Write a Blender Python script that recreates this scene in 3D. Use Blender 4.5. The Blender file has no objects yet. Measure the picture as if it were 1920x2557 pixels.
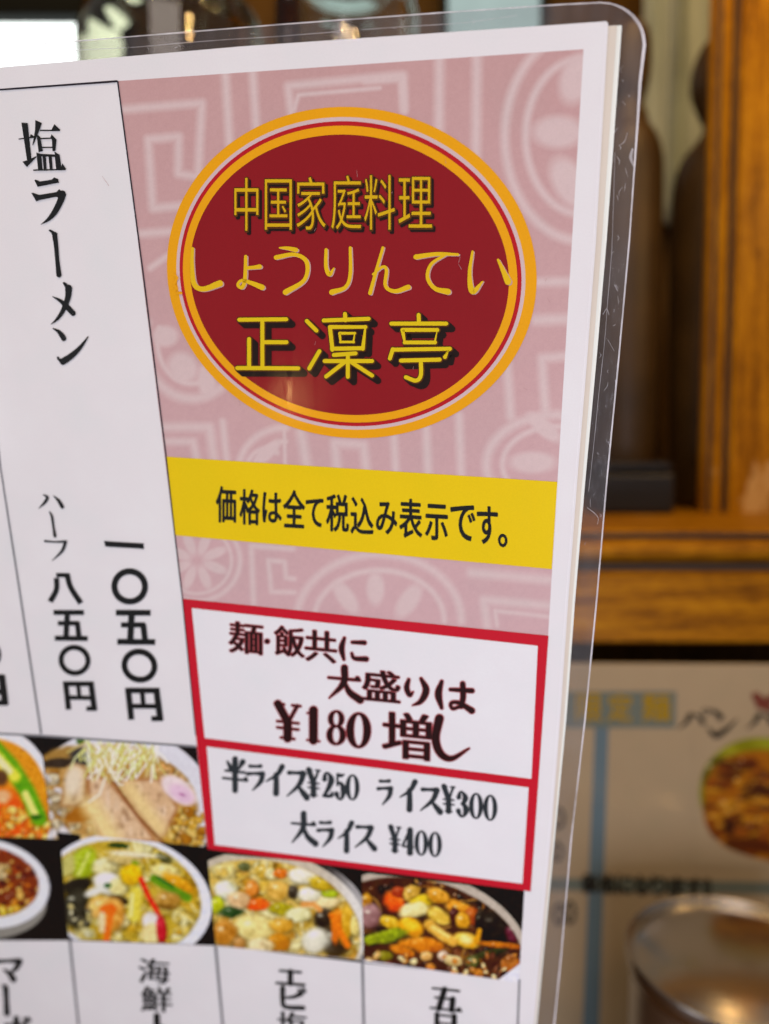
import bpy, bmesh, math, random
import numpy as np
from mathutils import Vector, Matrix

random.seed(7)
scene = bpy.context.scene
col = scene.collection

# ------------------------------------------------------------------ camera
PW, PH, F = 1920.0, 2557.0, 1986.2          # photograph size and focal length in its pixels
CX, CY = PW / 2, PH / 2
CAM = Vector((0, 0, 1.25))
TH = math.radians(3.7)                       # looking slightly down
AX = Vector((1, 0, 0))
AF = Vector((0, math.cos(TH), -math.sin(TH)))
AD = Vector((0, -math.sin(TH), -math.cos(TH)))

cd = bpy.data.cameras.new('camera')
cam = bpy.data.objects.new('camera', cd)
col.objects.link(cam)
cam.location = CAM
cam.rotation_euler = (math.pi / 2 - TH, 0, 0)
cd.sensor_fit = 'VERTICAL'
cd.sensor_height = 24.0
cd.lens = F / PH * 24.0
cd.clip_start = 0.01
cd.clip_end = 50
cd.dof.use_dof = True
cd.dof.focus_distance = 0.180
cd.dof.aperture_fstop = cd.lens / 3.5
scene.camera = cam

# ------------------------------------------------------------------ world and lamps
w = bpy.data.worlds.new('World')
scene.world = w
w.use_nodes = True
bg = w.node_tree.nodes['Background']
bg.inputs[0].default_value = (0.80, 0.74, 0.74, 1)
bg.inputs[1].default_value = 0.20


def look(o, target):
    o.rotation_euler = (Vector(target) - o.location).to_track_quat('-Z', 'Y').to_euler()


def area(name, loc, target, sx, sy, power, color):
    l = bpy.data.lights.new(name, 'AREA')
    l.shape = 'RECTANGLE'
    l.size, l.size_y = sx, sy
    l.energy = power
    l.color = color
    o = bpy.data.objects.new(name, l)
    col.objects.link(o)
    o.location = loc
    look(o, target)
    return o


def bulb(name, loc, power, color, r):
    l = bpy.data.lights.new(name, 'POINT')
    l.energy = power
    l.color = color
    l.shadow_soft_size = r
    o = bpy.data.objects.new(name, l)
    col.objects.link(o)
    o.location = loc
    return o


area('window_light', (-0.06, -0.50, 1.88), (0, 0.2, 1.2), 0.6, 0.5, 3.2, (1.0, 0.86, 0.80))
area('front_fill_light', (0.12, -0.30, 0.99), (0.0, 0.24, 1.10), 0.28, 0.24, 2.2, (0.88, 0.86, 1.0))  # added low fill from the front, brightens and cools the menu's lower part
area('side_window_light', (-1.10, -0.15, 1.0), (0, 0.25, 1.10), 0.5, 0.5, 3.5, (0.86, 0.90, 1.0))
WARM = (1.0, 0.60, 0.22)
for x in (-0.62, -0.34, -0.06, 0.22, 0.50):
    for y in (-0.40, 0.0, 0.34):
        bulb('ceiling_spot', (x + 0.05 * y, y, 2.08), 2.0, WARM, 0.012)
bulb('counter_spot', (0.62, 0.12, 1.62), 4.2, WARM, 0.012)
bulb('niche_lamp', (0.22, 0.60, 1.74), 0.7, WARM, 0.018)
# a small lamp on the far side of the table, caught by the laminate
bulb('table_lamp', (-0.413, -0.352, 0.928), 0.30, WARM, 0.012)

scene.view_settings.view_transform = 'Standard'
scene.view_settings.look = 'None'
scene.view_settings.exposure = 0
scene.view_settings.gamma = 1
scene.cycles.max_bounces = 14
scene.cycles.transparent_max_bounces = 16
scene.cycles.caustics_reflective = False
scene.cycles.caustics_refractive = False


# ------------------------------------------------------------------ maps from the photograph to places
def ray(px, py):
    return AF + AX * ((px - CX) / F) + AD * ((py - CY) / F)


def at(px, py, Y):
    r = ray(px, py)
    return CAM + r * (Y / r.y)


def zat(py, Y):
    return at(CX, py, Y).z


# pose of the laminated menu (fitted to the edges of its printed column)
W = 0.10


def rod(r):
    r = np.array(r)
    t = np.linalg.norm(r)
    k = r / t
    K = np.array([[0, -k[2], k[1]], [k[2], 0, -k[0]], [-k[1], k[0], 0]])
    return np.eye(3) + math.sin(t) * K + (1 - math.cos(t)) * K @ K


MR = rod((0.3601181, 0.22149171, 0.02340298))
MT = np.array((-0.58686057, -0.95844832, 1.75874631)) * W
C2W = np.array([list(AX), list(AD), list(AF)]).T        # camera axes (right, down, forward) to world
ex, ey, ez = C2W @ MR[:, 0], -(C2W @ MR[:, 1]), -(C2W @ MR[:, 2])
MO = np.array(CAM) + C2W @ MT


class Plane:
    """a flat printed sheet: turns photograph pixels into metres on the sheet"""

    def __init__(s, origin, ex, ey, ez):
        s.o, s.x, s.y, s.z = map(np.array, (origin, ex, ey, ez))

    def local(s, P):
        P = np.asarray(P, float).reshape(-1, 2)
        d = np.array(AF)[None] + np.outer((P[:, 0] - CX) / F, np.array(AX)) + np.outer((P[:, 1] - CY) / F, np.array(AD))
        t = ((s.o - np.array(CAM)) @ s.z) / (d @ s.z)
        q = np.array(CAM)[None] + d * t[:, None] - s.o
        return np.stack([q @ s.x, q @ s.y], 1)

    def matrix(s):
        m = Matrix.Identity(4)
        for i, a in enumerate((s.x, s.y, s.z, s.o)):
            for j in range(3):
                m[j][i] = a[j]
        return m


MENU = Plane(MO, ex, ey, ez)


# ------------------------------------------------------------------ colours and materials
def lin(c):
    c = np.asarray(c, float) / 255
    return np.where(c <= 0.04045, c / 12.92, ((c + 0.055) / 1.055) ** 2.4)


PAPER = lin((221, 210, 218))


def ink(c):
    """printed colour as read next to white paper -> its own base colour"""
    return np.clip(lin(c) / PAPER * 0.80, 0.004, 0.9)


MATS = {}


def principled(name):
    m = bpy.data.materials.new(name)
    m.use_nodes = True
    return m, m.node_tree.nodes, m.node_tree.links, m.node_tree.nodes['Principled BSDF']


def noise(n, l, scale, detail=4, rough=0.55, coord='Object', stretch=(1, 1, 1)):
    tc = n.new('ShaderNodeTexCoord')
    mp = n.new('ShaderNodeMapping')
    mp.inputs['Scale'].default_value = stretch
    l.new(tc.outputs[coord], mp.inputs[0])
    t = n.new('ShaderNodeTexNoise')
    t.inputs['Scale'].default_value = scale
    t.inputs['Detail'].default_value = detail
    t.inputs['Roughness'].default_value = rough
    l.new(mp.outputs[0], t.inputs['Vector'])
    return t


def ramp(n, l, src, stops):
    r = n.new('ShaderNodeValToRGB')
    e = r.color_ramp.elements
    while len(e) < len(stops):
        e.new(0.5)
    for k, (p, c) in zip(e, stops):
        k.position = p
        k.color = (*c[:3], 1)
    l.new(src, r.inputs[0])
    return r


def print_mat(name, c=None, attr=False, grain=0.035):
    """ink on paper under clear laminate"""
    if name in MATS:
        return MATS[name]
    m, n, l, b = principled(name)
    t = noise(n, l, 2600, 2)
    hs = n.new('ShaderNodeMixRGB')
    hs.blend_type = 'MULTIPLY'
    hs.inputs[0].default_value = 1
    g = ramp(n, l, t.outputs['Fac'], [(0.2, (1 - 2 * grain,) * 3), (0.8, (1.0,) * 3)])
    if attr:
        a = n.new('ShaderNodeAttribute')
        a.attribute_name = 'print'
        l.new(a.outputs['Color'], hs.inputs[1])
    else:
        hs.inputs[1].default_value = (*c, 1)
    mo = noise(n, l, 55, 3, 0.5)
    mr = ramp(n, l, mo.outputs['Fac'], [(0.30, (0.955, 0.965, 0.965)), (0.5, (0.985, 0.97, 0.975)), (0.72, (1.0, 1.0, 1.0))])
    m2 = n.new('ShaderNodeMixRGB')
    m2.blend_type = 'MULTIPLY'
    m2.inputs[0].default_value = 1
    l.new(g.outputs[0], m2.inputs[1])
    l.new(mr.outputs[0], m2.inputs[2])
    l.new(m2.outputs[0], hs.inputs[2])
    l.new(hs.outputs[0], b.inputs['Base Color'])
    b.inputs['Roughness'].default_value = 0.6
    b.inputs['Specular IOR Level'].default_value = 0.1
    b.inputs['Coat Weight'].default_value = 0.4
    # fine vertical rub marks in the laminate
    rub = noise(n, l, 900, 3, stretch=(1, 0.06, 1))
    rr = ramp(n, l, rub.outputs['Fac'], [(0.3, (0.05,) * 3), (0.75, (0.20,) * 3)])
    l.new(rr.outputs[0], b.inputs['Coat Roughness'])
    bp = n.new('ShaderNodeBump')
    bp.inputs['Strength'].default_value = 0.10
    bp.inputs['Distance'].default_value = 0.0003
    wv = noise(n, l, 60, 3)
    l.new(wv.outputs['Fac'], bp.inputs['Height'])
    l.new(bp.outputs[0], b.inputs['Coat Normal'])
    MATS[name] = m
    return m


def wood(name, cols, grain=(1, 12, 12), scale=9, rough=0.42, worn=None, coat=0.04, foot=None):
    m, n, l, b = principled(name)
    big = noise(n, l, scale, 8, 0.62, stretch=grain)
    fine = noise(n, l, scale * 6, 6, 0.75, stretch=tuple(0.5 * g + 1.5 for g in grain))
    mx = n.new('ShaderNodeMath')
    mx.operation = 'MULTIPLY_ADD'
    mx.inputs[1].default_value = 0.45
    l.new(fine.outputs['Fac'], mx.inputs[0])
    sc = n.new('ShaderNodeMath')
    sc.operation = 'MULTIPLY'
    sc.inputs[1].default_value = 0.6
    l.new(big.outputs['Fac'], sc.inputs[0])
    l.new(sc.outputs[0], mx.inputs[2])
    r = ramp(n, l, mx.outputs[0], list(zip((0.33, 0.46, 0.57, 0.72), cols)))
    out = r.outputs[0]
    if worn:
        # pale patches where the varnish has gone, with a shape of their own
        t = noise(n, l, worn[0], 4, 0.6, stretch=(1, 1, 0.5))
        src = t.outputs['Fac']
        if foot:
            tc = n.new('ShaderNodeTexCoord')
            sx = n.new('ShaderNodeSeparateXYZ')
            l.new(tc.outputs['Object'], sx.inputs[0])
            mr = n.new('ShaderNodeMapRange')
            mr.inputs['From Min'].default_value = foot
            mr.inputs['From Max'].default_value = foot * 0.6
            mr.inputs['To Max'].default_value = 0.16
            l.new(sx.outputs['Z'], mr.inputs['Value'])
            ad = n.new('ShaderNodeMath')
            l.new(src, ad.inputs[0])
            l.new(mr.outputs[0], ad.inputs[1])
            src = ad.outputs[0]
        rr = ramp(n, l, src, [(worn[1], (0,) * 3), (worn[1] + 0.05, (1,) * 3)])
        mm = n.new('ShaderNodeMixRGB')
        mm.inputs[2].default_value = (*worn[2], 1)
        l.new(rr.outputs[0], mm.inputs[0])
        l.new(out, mm.inputs[1])
        out = mm.outputs[0]
    l.new(out, b.inputs['Base Color'])
    b.inputs['Roughness'].default_value = rough
    b.inputs['Coat Weight'].default_value = coat
    b.inputs['Specular IOR Level'].default_value = 0.08
    b.inputs['Coat Roughness'].default_value = 0.25
    bp = n.new('ShaderNodeBump')
    bp.inputs['Strength'].default_value = 0.35
    bp.inputs['Distance'].default_value = 0.002
    l.new(mx.outputs[0], bp.inputs['Height'])
    l.new(bp.outputs[0], b.inputs['Normal'])
    return m


def plain(name, c, rough=0.5, metal=0.0, var=0.12, scale=30, bump=0.1, spec=0.5):
    m, n, l, b = principled(name)
    t = noise(n, l, scale, 5)
    r = ramp(n, l, t.outputs['Fac'], [(0.3, tuple(x * (1 - var) for x in c)), (0.7, tuple(min(1, x * (1 + var)) for x in c))])
    l.new(r.outputs[0], b.inputs['Base Color'])
    b.inputs['Metallic'].default_value = metal
    b.inputs['Specular IOR Level'].default_value = spec
    b.inputs['Roughness'].default_value = rough
    bp = n.new('ShaderNodeBump')
    bp.inputs['Strength'].default_value = bump
    bp.inputs['Distance'].default_value = 0.001
    l.new(t.outputs['Fac'], bp.inputs['Height'])
    l.new(bp.outputs[0], b.inputs['Normal'])
    return m


def glass(name, c=(0.97, 1, 0.97), rough=0.0):
    m, n, l, b = principled(name)
    t = noise(n, l, 25, 2)
    r = ramp(n, l, t.outputs['Fac'], [(0.2, tuple(0.96 * x for x in c)), (0.8, c)])
    l.new(r.outputs[0], b.inputs['Base Color'])
    b.inputs['Transmission Weight'].default_value = 1
    b.inputs['Roughness'].default_value = rough
    b.inputs['IOR'].default_value = 1.47
    return m


def film_mat(name, haze, tint, gloss):
    m = bpy.data.materials.new(name)
    m.use_nodes = True
    n, l = m.node_tree.nodes, m.node_tree.links
    n.remove(n['Principled BSDF'])
    tr = n.new('ShaderNodeBsdfTransparent')
    tr.inputs[0].default_value = (*tint, 1)
    gl = n.new('ShaderNodeBsdfGlossy')
    gl.inputs['Roughness'].default_value = gloss
    df = n.new('ShaderNodeBsdfDiffuse')
    df.inputs[0].default_value = (0.75, 0.74, 0.76, 1)
    lw = n.new('ShaderNodeLayerWeight')
    lw.inputs['Blend'].default_value = 0.5
    pw = n.new('ShaderNodeMath')
    pw.operation = 'POWER'
    pw.inputs[1].default_value = 5
    l.new(lw.outputs['Facing'], pw.inputs[0])
    fr = n.new('ShaderNodeMath')
    fr.operation = 'MULTIPLY_ADD'
    fr.inputs[1].default_value = 0.95
    fr.inputs[2].default_value = 0.045
    l.new(pw.outputs[0], fr.inputs[0])
    t = noise(n, l, 70, 4, 0.6)
    bp = n.new('ShaderNodeBump')
    bp.inputs['Strength'].default_value = 0.16
    bp.inputs['Distance'].default_value = 0.0012
    l.new(t.outputs['Fac'], bp.inputs['Height'])
    l.new(bp.outputs[0], gl.inputs['Normal'])
    m1 = n.new('ShaderNodeMixShader')
    # faint greasy smears
    s = noise(n, l, 120, 5, 0.7, stretch=(1, 0.3, 1))
    sr = ramp(n, l, s.outputs['Fac'], [(0.35, (haze * 0.5,) * 3), (0.75, (haze * 1.6,) * 3)])
    l.new(sr.outputs[0], m1.inputs[0])
    l.new(tr.outputs[0], m1.inputs[1])
    l.new(df.outputs[0], m1.inputs[2])
    m2 = n.new('ShaderNodeMixShader')
    l.new(fr.outputs[0], m2.inputs[0])
    l.new(m1.outputs[0], m2.inputs[1])
    l.new(gl.outputs[0], m2.inputs[2])
    l.new(m2.outputs[0], n['Material Output'].inputs['Surface'])
    return m


def emit(name, c, s):
    m = bpy.data.materials.new(name)
    m.use_nodes = True
    n, l = m.node_tree.nodes, m.node_tree.links
    n.remove(n['Principled BSDF'])
    e = n.new('ShaderNodeEmission')
    t = noise(n, l, 14, 3)
    r = ramp(n, l, t.outputs['Fac'], [(0.3, tuple(0.85 * x for x in c)), (0.7, c)])
    l.new(r.outputs[0], e.inputs[0])
    e.inputs[1].default_value = s
    l.new(e.outputs[0], n['Material Output'].inputs['Surface'])
    return m


# ------------------------------------------------------------------ object helpers
def link(name, me, mats, parent=None, smooth=False):
    o = bpy.data.objects.new(name, me)
    col.objects.link(o)
    for m in (mats if isinstance(mats, (list, tuple)) else [mats]):
        me.materials.append(m)
    if parent:
        o.parent = parent
    if smooth:
        for p in me.polygons:
            p.use_smooth = True
    return o


def mesh(name, V, Fc, mats, parent=None, smooth=False):
    me = bpy.data.meshes.new(name)
    me.from_pydata([tuple(map(float, v)) for v in V], [], [tuple(map(int, f)) for f in Fc])
    me.update()
    return link(name, me, mats, parent, smooth)


def tag(o, label, cat, group=None):
    o['label'] = label
    o['category'] = cat
    if group:
        o['group'] = group
    return o


def empty(name, label, cat, loc=(0, 0, 0), group=None, matrix=None):
    o = bpy.data.objects.new(name, None)
    col.objects.link(o)
    o.empty_display_size = 0.02
    if matrix is not None:
        o.matrix_world = matrix
    else:
        o.location = loc
    return tag(o, label, cat, group)


def lathe(name, prof, mat, parent=None, seg=64, origin=(0, 0, 0), close=False):
    bm = bmesh.new()
    rings = []
    for r, z in prof:
        if r < 1e-6:
            rings.append([bm.verts.new((origin[0], origin[1], origin[2] + z))])
        else:
            rings.append([bm.verts.new((origin[0] + r * math.cos(2 * math.pi * k / seg), origin[1] + r * math.sin(2 * math.pi * k / seg), origin[2] + z)) for k in range(seg)])
    pairs = list(zip(rings, rings[1:]))
    if close:
        pairs.append((rings[-1], rings[0]))
    for a, b in pairs:
        for k in range(seg):
            k2 = (k + 1) % seg
            if len(a) == 1 and len(b) == 1:
                continue
            if len(a) == 1:
                bm.faces.new((a[0], b[k], b[k2]))
            elif len(b) == 1:
                bm.faces.new((a[k], b[0], a[k2]))
            else:
                bm.faces.new((a[k], b[k], b[k2], a[k2]))
    bmesh.ops.recalc_face_normals(bm, faces=bm.faces)
    me = bpy.data.meshes.new(name)
    bm.to_mesh(me)
    bm.free()
    return link(name, me, mat, parent, True)


def smooth_prof(P, n=8):
    """Catmull-Rom through profile points"""
    P = [np.array(p, float) for p in P]
    Q = [2 * P[0] - P[1]] + P + [2 * P[-1] - P[-2]]
    out = []
    for i in range(1, len(Q) - 2):
        for k in range(n):
            t = k / n
            a, b, c, d = Q[i - 1], Q[i], Q[i + 1], Q[i + 2]
            out.append(0.5 * (2 * b + (c - a) * t + (2 * a - 5 * b + 4 * c - d) * t * t + (3 * b - a - 3 * c + d) * t ** 3))
    out.append(P[-1])
    return out


def box(name, lo, hi, mat, parent=None, bevel=0.0, seg=3):
    bm = bmesh.new()
    bmesh.ops.create_cube(bm, size=1)
    for v in bm.verts:
        v.co = Vector([lo[i] + (v.co[i] + 0.5) * (hi[i] - lo[i]) for i in range(3)])
    if bevel:
        bmesh.ops.bevel(bm, geom=bm.edges[:], offset=bevel, segments=seg, affect='EDGES', profile=0.5)
    me = bpy.data.meshes.new(name)
    bm.to_mesh(me)
    bm.free()
    return link(name, me, mat, parent)


def extrude_profile(name, prof, axis, a, b, mat, parent=None, seg=1):
    """closed 2D profile swept along X ((y,z) profile) or Z ((x,y) profile)"""
    V, Fc = [], []
    n = len(prof)
    for k in range(seg + 1):
        s = a + (b - a) * k / seg
        for p in prof:
            V.append((s, p[0], p[1]) if axis == 'X' else (p[0], p[1], s))
    for k in range(seg):
        for i in range(n):
            j = (i + 1) % n
            Fc.append((k * n + i, k * n + j, (k + 1) * n + j, (k + 1) * n + i))
    Fc.append(tuple(range(n)))
    Fc.append(tuple(range(seg * n, seg * n + n)))
    o = mesh(name, V, Fc, mat, parent)
    bm = bmesh.new()
    bm.from_mesh(o.data)
    bmesh.ops.recalc_face_normals(bm, faces=bm.faces)
    bm.to_mesh(o.data)
    bm.free()
    return o


# ------------------------------------------------------------------ print helpers (work on a Plane)
def crop(x0, y0, s):
    return lambda P: np.asarray(P, float).reshape(-1, 2) / s + np.array((x0, y0))


IDN = crop(0, 0, 1)


def flat(pl, name, P, z, mat, parent, cv=IDN):
    """polygon printed on the sheet"""
    q = pl.local(cv(P))
    V = [(x, y, z) for x, y in q]
    area2 = sum(V[i][0] * V[(i + 1) % len(V)][1] - V[(i + 1) % len(V)][0] * V[i][1] for i in range(len(V)))
    f = list(range(len(V)))
    return mesh(name, V, [f if area2 > 0 else f[::-1]], mat, parent)


def plate(pl, name, P, z0, z1, mat, parent, cv=IDN):
    q = pl.local(cv(P))
    n = len(q)
    V = [(x, y, z1) for x, y in q] + [(x, y, z0) for x, y in q]
    Fc = [tuple(range(n)), tuple(range(2 * n - 1, n - 1, -1))] + [(i, n + i, n + (i + 1) % n, (i + 1) % n) for i in range(n)]
    o = mesh(name, V, Fc, mat, parent)
    bm = bmesh.new()
    bm.from_mesh(o.data)
    bmesh.ops.recalc_face_normals(bm, faces=bm.faces)
    bm.to_mesh(o.data)
    bm.free()
    return o


def band(pl, name, P, Q, z, mat, parent, cv=IDN, closed=False):
    """strip between two polylines"""
    a, b = pl.local(cv(P)), pl.local(cv(Q))
    n = len(a)
    V = [(x, y, z) for x, y in a] + [(x, y, z) for x, y in b]
    Fc = [(i, (i + 1) % n, n + (i + 1) % n, n + i) for i in range(n if closed else n - 1)]
    return mesh(name, V, Fc, mat, parent)


class Pen:
    """collects brush strokes in crop pixels and builds them as one printed mesh"""

    def __init__(s):
        s.V, s.F, s.Z, s.k = [], [], [], 0

    def add(s, V, Fc):
        o = len(s.V)
        s.V += [tuple(v) for v in V]
        s.Z += [s.k * 2e-6] * len(V)
        s.F += [tuple(o + i for i in f) for f in Fc]
        s.k = (s.k + 1) % 16

    def poly(s, P):
        s.add(P, [tuple(range(len(P)))])

    def stroke(s, P, w, nib=None, round_=True, grow=0.0, off=(0, 0), straight=False):
        """P points, w widths at them; nib (a, b): width factor for vertical / horizontal runs"""
        P = np.asarray(P, float) + np.array(off)
        if np.isscalar(w):
            w = [w] * len(P)
        w = np.asarray(w, float)
        if len(w) != len(P):
            w = np.interp(np.linspace(0, 1, len(P)), np.linspace(0, 1, len(w)), w)
        D = np.column_stack([P, w])
        if len(P) > 2 and not straight:
            D = np.array(smooth_prof(D, 8))
        elif len(P) == 2:
            D = np.array([D[0] + (D[1] - D[0]) * t for t in np.linspace(0, 1, 5)])
        p, w = D[:, :2], np.maximum(D[:, 2], 0.5)
        t = np.gradient(p, axis=0)
        t /= np.linalg.norm(t, axis=1)[:, None] + 1e-9
        nrm = np.column_stack([-t[:, 1], t[:, 0]])
        if nib:
            w = w * np.sqrt((nib[0] * nrm[:, 0]) ** 2 + (nib[1] * nrm[:, 1]) ** 2)
        h = w / 2 + grow
        A, B = p + nrm * h[:, None], p - nrm * h[:, None]
        n = len(p)
        s.add(list(A) + list(B), [(i, i + 1, n + i + 1, n + i) for i in range(n - 1)])
        if round_:
            for e, sg in ((0, -1), (n - 1, 1)):
                fan = [p[e] + h[e] * (math.cos(a) * nrm[e] + sg * math.sin(a) * t[e]) for a in np.linspace(0, math.pi, 9)]
                s.poly(fan)

    def ring(s, cx, cy, rx, ry, w, rot=0.0, nib=None, grow=0.0, a0=0, a1=360):
        a = np.radians(np.linspace(a0, a1, 49))
        c, n_ = math.cos(rot), math.sin(rot)
        hx = (w * (nib[0] if nib else 1)) / 2 + grow
        hy = (w * (nib[1] if nib else 1)) / 2 + grow
        O = [((rx + hx) * math.cos(t), (ry + hy) * math.sin(t)) for t in a]
        I = [((rx - hx) * math.cos(t), (ry - hy) * math.sin(t)) for t in a]
        R = lambda q: (cx + q[0] * c - q[1] * n_, cy + q[0] * n_ + q[1] * c)
        n = len(a)
        s.add([R(q) for q in O] + [R(q) for q in I], [(i, i + 1, n + i + 1, n + i) for i in range(n - 1)])

    def build(s, pl, name, z, mat, parent, cv):
        q = pl.local(cv(s.V))
        V = [(x, y, z + dz) for (x, y), dz in zip(q, s.Z)]
        Fc = []
        for f in s.F:
            a2 = sum(V[f[i]][0] * V[f[(i + 1) % len(f)]][1] - V[f[(i + 1) % len(f)]][0] * V[f[i]][1] for i in range(len(f)))
            Fc.append(f if a2 > 0 else f[::-1])
        return mesh(name, V, Fc, mat, parent)


# glyph outlines from Blender's own built-in font
GL = {}


def glyph(ch, offset=0.0):
    key = (ch, round(offset, 4))
    if key in GL:
        return GL[key]
    cu = bpy.data.curves.new('glyph', 'FONT')
    cu.body = ch
    cu.size = 1
    cu.offset = offset
    cu.resolution_u = 4
    o = bpy.data.objects.new('glyph', cu)
    col.objects.link(o)
    dg = bpy.context.evaluated_depsgraph_get()
    dg.update()
    me = bpy.data.meshes.new_from_object(o.evaluated_get(dg))
    V = np.array([v.co[:2] for v in me.vertices]) if len(me.vertices) else np.zeros((0, 2))
    Fc = [tuple(p.vertices) for p in me.polygons]
    bpy.data.objects.remove(o)
    bpy.data.curves.remove(cu)
    bpy.data.meshes.remove(me)
    GL[key] = (V, Fc)
    return GL[key]


def disc(r, n=8, ry=None):
    return tuple((r * math.cos(2 * math.pi * k / n), (ry or r) * math.sin(2 * math.pi * k / n)) for k in range(n))


class Type:
    """collects font glyphs, each filling a box given in crop pixels"""

    def __init__(s, pl, cv):
        s.pl, s.cv, s.V, s.F, s.k = pl, cv, [], [], 0

    def put(s, ch, x0, y0, x1, y1, shear=0.0, offset=0.0, copies=(0,), off=(0, 0)):
        """box edges are the ink's own extents; shear = slope of the line of text (down per right)"""
        V, Fc = glyph(ch, offset)
        V0, _ = glyph(ch, 0.0)
        if not len(V):
            return
        lo, hi = V0.min(0), V0.max(0)
        u = (V - lo) / np.maximum(hi - lo, 1e-6)
        for dx in copies:
            dx, dy = dx if isinstance(dx, tuple) else (dx, 0)
            X = x0 + u[:, 0] * (x1 - x0) + dx + off[0]
            Y = y1 - u[:, 1] * (y1 - y0) + dy + off[1] + shear * (X - (x0 + x1) / 2)
            q = s.pl.local(s.cv(np.column_stack([X, Y])))
            o = len(s.V)
            s.V += [(x, y, s.k * 2e-6) for x, y in q]
            s.F += [tuple(o + i for i in f) for f in Fc]
            s.k = (s.k + 1) % 16

    def build(s, name, z, mat, parent):
        return mesh(name, [(x, y, z + d) for x, y, d in s.V], s.F, mat, parent)


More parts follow.
